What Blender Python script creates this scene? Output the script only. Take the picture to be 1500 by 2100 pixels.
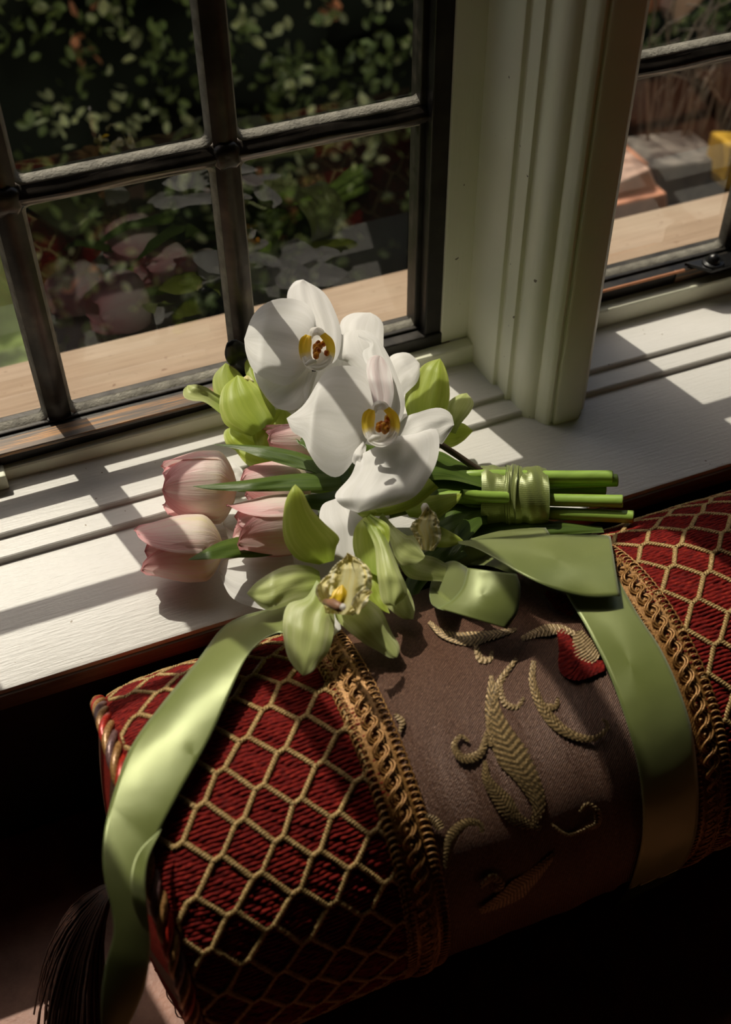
import bpy, math, random
import numpy as np
from mathutils import Vector, Matrix, noise as mnoise
random.seed(7); np.random.seed(7)
PI = math.pi
S = bpy.context.scene
COL = S.collection
for o in list(bpy.data.objects): bpy.data.objects.remove(o)

# ---------------------------------------------------------------- camera
FPX = 2422.0
CX = np.array([0.9261, -0.3772, -0.0074])      # camera right, in world axes
CDN = np.array([-0.2741, -0.6590, -0.7004])    # camera down
CF = np.array([0.2593, 0.6507, -0.7137])       # camera forward
CF /= np.linalg.norm(CF)
CX = CX - CF*CX.dot(CF); CX /= np.linalg.norm(CX)
CDN = np.cross(CF, CX)
CAM = np.array([0.0, 0.0, 0.57])
cd = bpy.data.cameras.new('camera')
cam = bpy.data.objects.new('camera', cd); COL.objects.link(cam)
cd.sensor_fit = 'VERTICAL'; cd.sensor_height = 36.0; cd.lens = FPX/2100*36
cd.clip_start = 0.01; cd.clip_end = 60
m = Matrix.Identity(4)
for i in range(3):
    m[i][0] = CX[i]; m[i][1] = -CDN[i]; m[i][2] = -CF[i]; m[i][3] = CAM[i]
cam.matrix_world = m
cd.dof.use_dof = True; cd.dof.focus_distance = 0.755; cd.dof.aperture_fstop = 6.2
S.camera = cam

# ---------------------------------------------------------------- sky, sun, exposure
SUNV = Vector((-0.2346, 1.0, 1.47)).normalized()
w = bpy.data.worlds.new('sky'); S.world = w; w.use_nodes = True
nt = w.node_tree; nt.nodes.clear()
sky = nt.nodes.new('ShaderNodeTexSky'); sky.sky_type = 'NISHITA'; sky.sun_disc = False
sky.sun_elevation = math.asin(SUNV.z); sky.sun_rotation = math.atan2(SUNV.x, SUNV.y)
sky.air_density = 1.0; sky.dust_density = 5.0; sky.ozone_density = 0.6
bg = nt.nodes.new('ShaderNodeBackground'); bg.inputs[1].default_value = 0.165
out = nt.nodes.new('ShaderNodeOutputWorld')
nt.links.new(sky.outputs[0], bg.inputs[0]); nt.links.new(bg.outputs[0], out.inputs[0])
sl = bpy.data.lights.new('sun', 'SUN'); sl.energy = 4.3; sl.angle = math.radians(0.55); sl.color = (1.0, 0.92, 0.79)
so = bpy.data.objects.new('sun', sl); COL.objects.link(so)
so.rotation_euler = SUNV.to_track_quat('Z', 'Y').to_euler(); so.location = (-.5, 3, 4)
S.view_settings.view_transform = 'Standard'; S.view_settings.look = 'None'
S.view_settings.exposure = -0.20; S.view_settings.gamma = 1.0; S.view_settings.use_curve_mapping = False
S.cycles.max_bounces = 8; S.cycles.transparent_max_bounces = 12
S.cycles.caustics_reflective = False; S.cycles.caustics_refractive = False

# ---------------------------------------------------------------- measuring helpers
def ray(px, py):
    return CF + CX*((px-750)/FPX) + CDN*((py-1050)/FPX)
def Z(px, py, z=0.0):
    d = ray(px, py); return CAM + d*((z-CAM[2])/d[2])
def Y(px, py, y):
    d = ray(px, py); return CAM + d*(y/d[1])
YC, ZC, RC = .355, -.061, .105                 # the bolster: axis along x
def cyl(px, py, off=0.0):
    d = ray(px, py); r = RC+off
    a = d[1]**2+d[2]**2; oy, oz = -YC, CAM[2]-ZC
    b = 2*(oy*d[1]+oz*d[2]); c = oy*oy+oz*oz-r*r
    D = b*b-4*a*c
    if D < 0: D = 0
    t = (-b-math.sqrt(D))/(2*a); return CAM+d*t

# ---------------------------------------------------------------- object helpers
def mesh(name, V, F, mat=None, parent=None, uv=None, smooth=True, col=None):
    me = bpy.data.meshes.new(name)
    me.from_pydata([tuple(map(float, v)) for v in V], [], [tuple(int(i) for i in f) for f in F])
    if uv is not None:
        l = me.uv_layers.new(name='UVMap')
        idx = np.empty(len(me.loops), dtype=np.int32); me.loops.foreach_get('vertex_index', idx)
        l.data.foreach_set('uv', np.asarray(uv, dtype=np.float32)[idx].ravel())
    if col is not None:
        a = me.color_attributes.new('tint', 'FLOAT_COLOR', 'POINT')
        c = np.ones((len(V), 4), dtype=np.float32); c[:, :3] = col
        a.data.foreach_set('color', c.ravel())
    if mat:
        for mm in (mat if isinstance(mat, (list, tuple)) else [mat]): me.materials.append(mm)
    if smooth: me.polygons.foreach_set('use_smooth', [True]*len(me.polygons))
    me.update()
    o = bpy.data.objects.new(name, me); COL.objects.link(o)
    if parent: 
        o.parent = parent; o.matrix_parent_inverse = Matrix.Translation(-Vector(parent.location))
    return o
def thing(name, label, cat, loc=(0, 0, 0), group=None):
    o = bpy.data.objects.new(name, None); COL.objects.link(o); o.location = tuple(map(float, loc)); o.empty_display_size = .01
    return tag(o, label, cat, group)
def tag(o, label=None, cat=None, group=None, kind=None):
    if label: o['label'] = label
    if cat: o['category'] = cat
    if group: o['group'] = group
    if kind: o['kind'] = kind
    return o
def struct_empty(name, loc=(0, 0, 0)):
    o = bpy.data.objects.new(name, None); COL.objects.link(o); o.location = loc; o['kind'] = 'structure'; return o
class MB:
    def __init__(s): s.V = []; s.F = []
    def box(s, x0, x1, y0, y1, z0, z1):
        n = len(s.V)
        s.V += [(x0,y0,z0),(x1,y0,z0),(x1,y1,z0),(x0,y1,z0),(x0,y0,z1),(x1,y0,z1),(x1,y1,z1),(x0,y1,z1)]
        s.F += [tuple(n+i for i in f) for f in ((0,3,2,1),(4,5,6,7),(0,1,5,4),(1,2,6,5),(2,3,7,6),(3,0,4,7))]
        return s
    def grid(s, P, closed_u=False):
        P = np.asarray(P); nu, nv = P.shape[:2]; n = len(s.V); s.V += [tuple(p) for p in P.reshape(-1, 3)]
        for i in range(nu-1+(1 if closed_u else 0)):
            i2 = (i+1) % nu
            for j in range(nv-1):
                s.F.append((n+i*nv+j, n+i2*nv+j, n+i2*nv+j+1, n+i*nv+j+1))
        return s
    def tube(s, pts, r, k=6, flat=None, cap=True):
        pts = np.asarray(pts, float); N = len(pts)
        r = np.full(N, r) if np.isscalar(r) else np.asarray(r)
        T = np.gradient(pts, axis=0); T /= (np.linalg.norm(T, axis=1)[:, None]+1e-12)
        up = np.array([0, 0, 1.0]) if abs(T[0][2]) < .9 else np.array([1.0, 0, 0])
        u = np.cross(up, T[0]); u /= np.linalg.norm(u); n0 = len(s.V)
        for i in range(N):
            u = u-T[i]*u.dot(T[i]); u /= np.linalg.norm(u)+1e-12; v = np.cross(T[i], u)
            for a in range(k):
                an = 2*PI*a/k; s.V.append(tuple(pts[i]+r[i]*(math.cos(an)*u+math.sin(an)*v)))
        for i in range(N-1):
            for a in range(k):
                b = (a+1) % k
                s.F.append((n0+i*k+a, n0+i*k+b, n0+(i+1)*k+b, n0+(i+1)*k+a))
        if cap:
            s.F.append(tuple(n0+a for a in range(k))[::-1]); s.F.append(tuple(n0+(N-1)*k+a for a in range(k)))
        return s
    def prism(s, prof, x0, x1, axis='x'):
        n = len(s.V); k = len(prof)
        for e in (x0, x1):
            for a, b in prof: s.V.append((e, a, b) if axis == 'x' else ((a, b, e) if axis == 'z' else (a, e, b)))
        for i in range(k):
            j = (i+1) % k; s.F.append((n+i, n+j, n+k+j, n+k+i))
        s.F.append(tuple(n+i for i in range(k))[::-1]); s.F.append(tuple(n+k+i for i in range(k)))
        return s
    def build(s, name, mat, parent=None, smooth=False, bevel=0, auto=False):
        o = mesh(name, s.V, s.F, mat, parent, smooth=smooth or auto)
        if bevel:
            b = o.modifiers.new('bevel', 'BEVEL'); b.width = bevel; b.segments = 2; b.limit_method = 'ANGLE'
        if auto:
            e = o.modifiers.new('edges', 'EDGE_SPLIT'); e.split_angle = math.radians(35)
        return o
def cat(P, n):
    """Catmull-Rom resample of a list of points to n samples, evenly by arc length"""
    P = np.asarray(P, float)
    if P.ndim == 1: P = P[:, None]
    if len(P) == 2: return P[0]+(P[1]-P[0])*np.linspace(0, 1, n)[:, None]
    Q = np.vstack([2*P[0]-P[1], P, 2*P[-1]-P[-2]]); o = []
    for i in range(1, len(Q)-2):
        for t in np.linspace(0, 1, 12, endpoint=False):
            a, b, c, d = Q[i-1:i+3]
            o.append(.5*((2*b)+(-a+c)*t+(2*a-5*b+4*c-d)*t*t+(-a+3*b-3*c+d)*t**3))
    o.append(P[-1]); o = np.array(o)
    L = np.r_[0, np.cumsum(np.linalg.norm(np.diff(o, axis=0), axis=1))]
    if L[-1] < 1e-9: return np.repeat(P[:1], n, 0)
    s = np.linspace(0, L[-1], n)
    return np.stack([np.interp(s, L, o[:, k]) for k in range(o.shape[1])], 1)

# ---------------------------------------------------------------- materials
class NT:
    def __init__(s, name):
        s.m = bpy.data.materials.new(name); s.m.use_nodes = True; s.t = s.m.node_tree
        s.b = s.t.nodes['Principled BSDF']; s.out = s.t.nodes['Material Output']
    def n(s, typ, **kw):
        x = s.t.nodes.new('ShaderNode'+typ)
        for k, v in kw.items():
            if k[0] == '_': x.inputs[k[1:].replace('_', ' ')].default_value = v
            else: setattr(x, k, v)
        return x
    def l(s, a, b): s.t.links.new(a, b)
    def coords(s, kind='Object', scale=(1, 1, 1), rot=(0, 0, 0)):
        c = s.n('TexCoord'); mp = s.n('Mapping'); mp.inputs['Scale'].default_value = scale; mp.inputs['Rotation'].default_value = rot
        s.l(c.outputs[kind], mp.inputs[0]); return mp.outputs[0]
    def noise(s, vec, scale, detail=4, rough=.55, dist=0):
        x = s.n('TexNoise'); x.inputs['Scale'].default_value = scale; x.inputs['Detail'].default_value = detail
        x.inputs['Roughness'].default_value = rough; x.inputs['Distortion'].default_value = dist; s.l(vec, x.inputs['Vector']); return x.outputs['Fac']
    def ramp(s, fac, stops):
        r = s.n('ValToRGB'); e = r.color_ramp.elements
        while len(e) < len(stops): e.new(.5)
        for k, (p, c) in enumerate(stops): e[k].position = p; e[k].color = (c[0], c[1], c[2], 1) if not np.isscalar(c) else (c, c, c, 1)
        s.l(fac, r.inputs[0]); return r.outputs[0]
    def mix(s, f, a, b, mode='MIX'):
        x = s.n('MixRGB', blend_type=mode)
        for i, v in enumerate((f, a, b)):
            if hasattr(v, 'is_linked'): s.l(v, x.inputs[i])
            elif i == 0: x.inputs[0].default_value = v
            else: x.inputs[i].default_value = (v[0], v[1], v[2], 1)
        return x.outputs[0]
    def math(s, op, a, b=None, c=None):
        x = s.n('Math', operation=op)
        for i, v in enumerate((a, b, c)):
            if v is None: continue
            if hasattr(v, 'is_linked'): s.l(v, x.inputs[i])
            else: x.inputs[i].default_value = v
        return x.outputs[0]
    def bump(s, h, strength=.5, dist=.001, prev=None):
        x = s.n('Bump'); x.inputs['Strength'].default_value = strength; x.inputs['Distance'].default_value = dist
        s.l(h, x.inputs['Height'])
        if prev: s.l(prev, x.inputs['Normal'])
        s.l(x.outputs[0], s.b.inputs['Normal']); s.last = x.outputs[0]; return x.outputs[0]
    def set(s, col=None, rough=None, metal=None, spec=None, **kw):
        if col is not None:
            if hasattr(col, 'is_linked'): s.l(col, s.b.inputs['Base Color'])
            else: s.b.inputs['Base Color'].default_value = (*col, 1)
        for k, v in (('Roughness', rough), ('Metallic', metal), ('Specular IOR Level', spec)):
            if v is not None:
                if hasattr(v, 'is_linked'): s.l(v, s.b.inputs[k])
                else: s.b.inputs[k].default_value = v
        for k, v in kw.items(): s.b.inputs[k.replace('_', ' ')].default_value = v
        return s
    def translucent(s, col, fac):
        tr = s.n('BsdfTranslucent'); mx = s.n('MixShader'); mx.inputs[0].default_value = fac
        if hasattr(col, 'is_linked'): s.l(col, tr.inputs[0])
        else: tr.inputs[0].default_value = (*col, 1)
        if hasattr(s, 'last'): s.l(s.last, tr.inputs[1])
        s.l(s.b.outputs[0], mx.inputs[1]); s.l(tr.outputs[0], mx.inputs[2]); s.l(mx.outputs[0], s.out.inputs[0])
M = {}
def simple(name, col, rough=.6, metal=0, spec=.5, nscale=0, var=.2, bump=0, bscale=200, stretch=(1, 1, 1)):
    t = NT(name); v = t.coords('Object', stretch)
    if nscale:
        c = t.ramp(t.noise(v, nscale), [(.3, tuple(k*(1-var) for k in col)), (.7, tuple(min(1, k*(1+var)) for k in col))])
    else: c = col
    t.set(c, rough, metal, spec)
    if bump: t.bump(t.noise(v, bscale), bump)
    M[name] = t.m; return t
# white gloss paint on the sill: brushed along the board, chips and dirt specks
t = NT('sill_paint'); v = t.coords('Object', (1, 9, 9)); v1 = t.coords('Object')
c = t.ramp(t.noise(v1, 9, 5), [(.3, (.60, .585, .545)), (.7, (.68, .665, .63))])
sp = t.ramp(t.noise(v1, 260, 2, .4), [(.755, 0.), (.775, 1.)])
c = t.mix(sp, c, (.22, .17, .11)); t.set(c, .38, 0, .5)
h1 = t.noise(v, 55, 6, .6); p = t.bump(h1, .35, .0012); t.bump(t.noise(v1, 380, 3), .16, .0006, p); M['sill'] = t.m
t = NT('post_paint'); v = t.coords('Object', (1, 1, .05)); v1 = t.coords('Object')
c = t.ramp(t.noise(v1, 14, 4), [(.3, (.75, .76, .58)), (.7, (.81, .81, .65))])
sp = t.ramp(t.noise(v1, 210, 2, .4), [(.77, 0.), (.785, 1.)]); c = t.mix(sp, c, (.15, .13, .08)); t.set(c, .42)
p = t.bump(t.noise(v, 420, 4), .35, .0005); t.bump(t.noise(v1, 45, 4), .3, .0012, p); M['post'] = t.m
t = NT('nosing_shade'); v = t.coords('Object', (1, 12, 12)); 
c = t.ramp(t.noise(v, 30, 5), [(.35, (.12, .085, .06)), (.7, (.22, .17, .13))]); t.set(c, .55); t.bump(t.noise(v, 90), .3); M['nosing'] = t.m  # worn white paint, coloured brown for its shadow and the red bounce
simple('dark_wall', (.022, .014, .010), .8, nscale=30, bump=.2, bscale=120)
simple('room_wall', (.17, .14, .10), .9, nscale=3, var=.1)
simple('room_floor', (.05, .03, .02), .6, nscale=5)
# steel sash, dark bronze paint, worn along the edges
t = NT('sash_steel'); v = t.coords('Object', (1, 1, 1)); n = t.noise(v, 60, 6)
c = t.ramp(n, [(.35, (.012, .010, .008)), (.6, (.028, .024, .018)), (.78, (.07, .055, .035))]); t.set(c, t.ramp(n, [(.3, .3), (.7, .55)]), .35, .5)
t.bump(t.noise(v, 300, 4), .3, .0004); M['steel'] = t.m
t = NT('came_lead'); v = t.coords('Object', (1, 1, 1)); n = t.noise(v, 45, 5)
c = t.ramp(n, [(.35, (.035, .03, .024)), (.6, (.075, .062, .05)), (.8, (.13, .11, .08))]); t.set(c, .34, .6, .5)
t.bump(t.noise(v, 160, 4), .35, .0006); M['lead'] = t.m
simple('putty', (.36, .34, .28), .75, nscale=90, var=.35, bump=.5, bscale=500)
t = NT('stay_bronze'); v = t.coords('Object', (1, 25, 25)); n = t.noise(v, 16, 6, .65)
c = t.ramp(n, [(.3, (.035, .032, .03)), (.5, (.07, .052, .038)), (.60, (.20, .10, .035)), (.72, (.06, .05, .045))]); t.set(c, .38, .55, .6)
t.bump(n, .2, .0004); M['bronze'] = t.m
simple('black_iron', (.012, .012, .012), .3, .4, .5, nscale=60, bump=.2)
simple('copper_edge', (.45, .2, .1), .45, .6, .5, nscale=80)
t = NT('window_glass'); gl = t.n('BsdfGlossy'); gl.inputs['Roughness'].default_value = 0.0; gl.inputs[0].default_value = (1, 1, 1, 1)
tr = t.n('BsdfTransparent'); tr.inputs[0].default_value = (.95, .96, .94, 1); fr = t.n('Fresnel'); fr.inputs[0].default_value = 1.5
nz = t.n('Bump'); nz.inputs['Strength'].default_value = .08; nz.inputs['Distance'].default_value = .002
t.l(t.noise(t.coords('Object'), 14, 1), nz.inputs['Height']); t.l(nz.outputs[0], gl.inputs['Normal'])
fx = t.math('MULTIPLY', fr.outputs[0], 1.7); fx = t.math('MINIMUM', fx, 1.0)
mx = t.n('MixShader'); t.l(fx, mx.inputs[0]); t.l(tr.outputs[0], mx.inputs[1]); t.l(gl.outputs[0], mx.inputs[2]); t.l(mx.outputs[0], t.out.inputs[0]); M['glass'] = t.m
t = NT('ledge_wood'); v = t.coords('Object', (1, 14, 14)); v1 = t.coords('Object')
c = t.ramp(t.noise(v, 14, 6, .6), [(.3, (.23, .155, .095)), (.7, (.33, .235, .155))])
sp = t.ramp(t.noise(v1, 130, 2, .4), [(.70, 0.), (.74, 1.)]); c = t.mix(sp, c, (.16, .09, .05))
st = t.ramp(t.noise(v1, 7, 3), [(.5, 0.), (.7, .45)]); c = t.mix(st, c, (.38, .31, .22)); t.set(c, .7); t.bump(t.noise(v, 60), .35); M['ledge'] = t.m
# petals and foliage
def petal_mat(name, base, edge, vein, tr=.3, vs=22, rough=.5, bump=.25, basec=None, sheen=0):
    t = NT(name); uv = t.n('UVMap'); sx = t.n('SeparateXYZ'); t.l(uv.outputs[0], sx.inputs[0]); u, vv = sx.outputs[0], sx.outputs[1]
    mp = t.n('Mapping'); mp.inputs['Scale'].default_value = (vs, 1.3, 1); t.l(uv.outputs[0], mp.inputs[0])
    n = t.noise(mp.outputs[0], 1.0, 4, .5, .4)
    cen = t.math('ABSOLUTE', t.math('SUBTRACT', u, .5)); 
    c = t.mix(t.ramp(cen, [(.18, 0.), (.5, 1.)]), base, edge)
    c = t.mix(t.ramp(n, [(.42, .75), (.58, 0.)]), c, vein)
    if basec: c = t.mix(t.ramp(vv, [(.0, .9), (.35, 0.)]), c, basec)
    mid = t.ramp(cen, [(.0, .45), (.03, 0.)]); c = t.mix(mid, c, vein)
    t.set(c, rough, 0, .35)
    mpo = t.coords('Object'); p = t.bump(n, bump, .0008); t.bump(t.noise(mpo, 900, 2), .12, .0003, p)
    t.translucent(c, tr); M[name] = t.m; return t
petal_mat('white_petal', (.84, .83, .80), (.87, .86, .84), (.79, .78, .74), .30, 14, .5, .2)
petal_mat('blush_petal', (.74, .68, .66), (.80, .78, .75), (.62, .50, .49), .24, 6, .5, .12)
petal_mat('lime_petal', (.44, .54, .075), (.60, .66, .18), (.38, .48, .06), .38, 16, .42, .2, (.30, .42, .04))
petal_mat('pale_petal', (.52, .58, .22), (.66, .69, .38), (.46, .53, .18), .30, 14, .42, .2, (.30, .40, .06))
petal_mat('leaf_green', (.080, .13, .020), (.11, .165, .030), (.05, .092, .014), .16, 26, .32, .3)
petal_mat('lip_cream', (.84, .78, .44), (.90, .89, .78), (.84, .70, .22), .38, 9, .45, .3)
t = NT('tulip_petal'); uv = t.n('UVMap'); sx = t.n('SeparateXYZ'); t.l(uv.outputs[0], sx.inputs[0]); u, vv = sx.outputs[0], sx.outputs[1]
mp = t.n('Mapping'); mp.inputs['Scale'].default_value = (20, 1.1, 1); t.l(uv.outputs[0], mp.inputs[0]); n = t.noise(mp.outputs[0], 1.0, 5, .6, .5)
cen = t.math('ABSOLUTE', t.math('SUBTRACT', u, .5))
f = t.math('ADD', t.math('MULTIPLY', vv, .75), t.math('MULTIPLY', cen, .65)); f = t.math('ADD', f, t.math('MULTIPLY', t.math('SUBTRACT', n, .5), .9))
c = t.ramp(f, [(.14, (.90, .83, .58)), (.36, (.93, .84, .74)), (.62, (.92, .69, .65)), (1.0, (.84, .38, .40))])
t.set(c, .42, 0, .4); t.bump(n, .45, .0012); t.translucent(c, .36); M['tulip'] = t.m
simple('tulip_stem', (.27, .42, .07), .35, nscale=30, var=.15, stretch=(1, 6, 6)); 
simple('orchid_stem', (.05, .035, .02), .45)
simple('stem_cut', (.34, .46, .12), .5, nscale=200)
simple('column_maroon', (.26, .13, .07), .5, nscale=90, var=.3)
simple('column_white', (.86, .84, .80), .6, nscale=60, var=.03).translucent((.90, .88, .80), .45)
simple('yolk_yellow', (.72, .48, .02), .45, nscale=120, var=.2)
t = NT('callus_orange'); v = t.coords('Object'); c = t.ramp(t.noise(v, 420, 3), [(.38, (.55, .14, .02)), (.55, (.88, .45, .03))]); t.set(c, .5); t.bump(t.noise(v, 700), .5, .0006); t.translucent(c, .35); M['callus'] = t.m
t = NT('lobe_yellow_white'); uv = t.n('UVMap'); sx = t.n('SeparateXYZ'); t.l(uv.outputs[0], sx.inputs[0])
c = t.ramp(sx.outputs[1], [(.3, (.88, .86, .80)), (.50, (.90, .68, .08)), (.85, (.90, .60, .04))]); t.set(c, .5); t.translucent(c, .48); M['lobe'] = t.m
# satin ribbon: fine weft ribs, woven selvedge
t = NT('satin_ribbon'); uv = t.n('UVMap'); sx = t.n('SeparateXYZ'); t.l(uv.outputs[0], sx.inputs[0])
wv = t.math('SINE', t.math('MULTIPLY', sx.outputs[1], 2*PI*420)); wu = t.math('SINE', t.math('MULTIPLY', sx.outputs[0], 2*PI*36))
h = t.math('ADD', wv, t.math('MULTIPLY', wu, .8)); nn = t.noise(t.coords('Object'), 18, 3)
c = t.ramp(nn, [(.3, (.205, .25, .06)), (.7, (.26, .305, .085))])
ed = t.ramp(t.math('ABSOLUTE', t.math('SUBTRACT', sx.outputs[0], .5)), [(.472, 0.), (.482, .6)]); c = t.mix(ed, c, (.27, .35, .13))
t.set(c, .36, .25, 1.0); t.b.inputs['Anisotropic'].default_value = .6; t.b.inputs['Sheen Weight'].default_value = .3
p = t.bump(h, .16, .00015); t.bump(t.noise(t.coords('Object'), 22, 2), .35, .004, p); t.translucent(c, .10); M['ribbon'] = t.m
# cushion
t = NT('red_chenille'); v = t.coords('Object', (.25, 1, 1)); v1 = t.coords('Object'); n = t.noise(v, 900, 4, .7)
c = t.ramp(n, [(.35, (.055, .002, .002)), (.55, (.20, .007, .005)), (.72, (.38, .038, .015))]); t.set(c, .7, 0, .15); t.b.inputs['Sheen Weight'].default_value = .06
t.b.inputs['Sheen Tint'].default_value = (.8, .2, .1, 1); t.bump(n, .7, .001); M['red'] = t.m
t = NT('gold_braid'); v1 = t.coords('Object'); n = t.noise(v1, 900, 3, .6)
c = t.ramp(n, [(.35, (.22, .13, .04)), (.6, (.50, .34, .13)), (.75, (.66, .48, .22))]); t.set(c, .5, .15, .5); t.bump(n, .6, .0006); M['braid'] = t.m
t = NT('gimp_gold'); v1 = t.coords('Object'); n = t.noise(v1, 1100, 3, .6)
c = t.ramp(n, [(.35, (.18, .075, .02)), (.6, (.46, .24, .07)), (.75, (.62, .38, .14))]); t.set(c, .38, .35, .6); t.bump(n, .6, .0005); M['gimp'] = t.m
def thread(name, c0, c1):
    t = NT(name); v = t.coords('Object'); n = t.noise(v, 700, 3, .6); t.set(t.ramp(n, [(.35, c0), (.65, c1)]), .3, .2, .6); t.bump(n, .4, .0004); M[name] = t.m
thread('cord_gold', (.20, .09, .025), (.46, .25, .09)); thread('cord_red', (.22, .01, .008), (.52, .035, .015)); thread('cord_mauve', (.10, .05, .05), (.22, .12, .11))
t = NT('mauve_satin'); v = t.coords('Object'); w1 = t.n('TexWave'); w1.inputs['Scale'].default_value = 330; w1.inputs['Distortion'].default_value = 2.5; w1.inputs['Detail'].default_value = 3; w1.inputs['Detail Scale'].default_value = 2
mp = t.coords('Object', (1, 1, 1), (0, 0, .95)); t.l(mp, w1.inputs[0])
c0 = t.ramp(t.noise(v, 700, 4, .7), [(.35, (.12, .055, .034)), (.62, (.24, .125, .080)), (.8, (.46, .29, .17))])
tw = t.ramp(w1.outputs['Fac'], [(.25, .45), (.7, 1.)]); c = t.mix(1.0, c0, tw, 'MULTIPLY'); t.set(c, .48, .15, .35)
p = t.bump(w1.outputs['Fac'], .7, .0008); p = t.bump(t.noise(t.coords('Object', (1, .25, .25)), 60, 4), .5, .003, p); M['mauve'] = t.m
t = NT('gold_brocade'); uv = t.n('UVMap'); sx = t.n('SeparateXYZ'); t.l(uv.outputs[0], sx.inputs[0]); v = t.coords('Object'); n = t.noise(v, 800, 3)
c = t.ramp(n, [(.35, (.24, .15, .06)), (.6, (.55, .38, .17)), (.75, (.70, .54, .29))]); t.set(c, .48, .2, .5)
wv = t.math('SINE', t.math('MULTIPLY', t.math('ADD', sx.outputs[1], t.math('MULTIPLY', t.math('ABSOLUTE', t.math('SUBTRACT', sx.outputs[0], .5)), .12)), 2*PI*24))
wd = t.ramp(wv, [(.0, .30), (.35, 1.)]); t.l(t.mix(1.0, c, wd, 'MULTIPLY'), t.b.inputs['Base Color']); t.bump(n, .5, .0006); M['brocade'] = t.m
t = NT('tassel_yarn'); v = t.coords('Object'); t.set(t.ramp(t.noise(v, 500), [(.4, (.018, .008, .006)), (.65, (.05, .018, .01))]), .6); M['tassel'] = t.m
t = NT('bench_wood'); v = t.coords('Object', (1, 6, 1)); v1 = t.coords('Object'); n = t.noise(v1, 35, 6, .7)
c = t.ramp(n, [(.3, (.20, .075, .042)), (.7, (.38, .16, .095))]); t.set(c, .5); t.bump(t.noise(v1, 240, 5), .4, .0008); M['bench'] = t.m
# outside
t = NT('hedge_leaf'); at = t.n('VertexColor', layer_name='tint'); t.set(at.outputs[0], .38, 0, .5); t.translucent(at.outputs[0], .25); M['hleaf'] = t.m
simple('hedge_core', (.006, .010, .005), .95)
simple('lawn', (.15, .20, .05), .9, nscale=20, var=.3, bump=.4, bscale=120)
simple('soil', (.035, .022, .015), .95, nscale=30, var=.5, bump=.6, bscale=60)
simple('terracotta', (.48, .21, .12), .8, nscale=30, var=.25, bump=.4, bscale=160)
simple('rose_stone', (.50, .32, .24), .85, nscale=26, var=.25, bump=.4, bscale=160)
simple('grey_stone', (.13, .11, .09), .85, nscale=40, var=.4, bump=.5, bscale=120)
simple('yellow_glaze', (.50, .29, .02), .5, nscale=30)
simple('straw', (.14, .11, .08), .7, nscale=60, var=.3)

# ================================================================ THE ROOM SHELL
XL, XR = -.25, 1.02      # window opening
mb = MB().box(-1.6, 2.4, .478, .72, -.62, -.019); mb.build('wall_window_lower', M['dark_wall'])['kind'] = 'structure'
mb = MB().box(-1.6, XL-.03, .60, .72, -.019, 1.7); mb.build('wall_window_left', M['post'])['kind'] = 'structure'
mb = MB().box(XR+.03, 2.4, .60, .72, -.019, 1.7); mb.build('wall_window_right', M['post'])['kind'] = 'structure'
mb = MB().box(XL-.03, XR+.03, .60, .72, .955, 1.7); mb.build('wall_window_upper', M['post'])['kind'] = 'structure'
mb = MB().box(-1.62, -1.6, -2.4, .72, -.62, 1.7); mb.build('wall_left', M['room_wall'])['kind'] = 'structure'
mb = MB().box(2.4, 2.42, -2.4, .72, -.62, 1.7); mb.build('wall_right', M['room_wall'])['kind'] = 'structure'
mb = MB().box(-1.62, 2.42, -2.42, -2.4, -.62, 1.7); mb.build('wall_back', M['room_wall'])['kind'] = 'structure'
mb = MB().box(-1.62, 2.42, -2.42, .72, -.64, -.62); mb.build('floor', M['room_floor'])['kind'] = 'structure'
mb = MB().box(-1.62, 2.42, -2.42, .72, 1.7, 1.72); mb.build('ceiling', M['room_wall'])['kind'] = 'structure'

# inner sill board with two small steps and its nosing
S1, S2 = .0045, .0085
prof = [(.4655, -.003), (.4662, -.0008), (.4680, 0), (.5665, 0), (.5672, .0008), (.5676, S1-.0006), (.5684, S1), (.5845, S1), (.5851, S1+.0006), (.5855, S2-.0006), (.5863, S2), (.645, S2), (.645, -.010), (.4655, -.010)]
sill = MB().prism(prof, -1.0, 1.8).build('window_sill_board', M['sill'], auto=True); tag(sill, kind='structure')
nz = MB().prism([(.4646, -.0168), (.4665, -.019), (.478, -.019), (.4795, -.0100), (.4655, -.010), (.4655, -.0034), (.4640, -.0042), (.4634, -.009)], -1.0, 1.8).build('trim_1', M['nosing'], auto=True); tag(nz, kind='structure')
# stop bead in front of the sashes, each window
def stop(name, x0, x1, ya, za, yb, zb):
    P = [[(x, y, S2-.001), (x, y, z-.0012), (x, y+.0010, z), (x, .6395, z+.0004), (x, .6395, S2-.001)] for x, y, z in ((x0, ya, za), (x1, yb, zb))]
    st = MB().grid(np.array(P)).build(name, M['post'], auto=True); st['kind'] = 'structure'; return st
stop('trim_2', XL, .3395, .6385, .0140, .6290, .0240); stop('trim_3', .411, XR, .6290, .0240, .6290, .0240)
bl = MB().box(-.032, -.0115, .626, .6385, S2, .0205).build('trim_4', M['post'], bevel=.001); bl['kind'] = 'structure'

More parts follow.
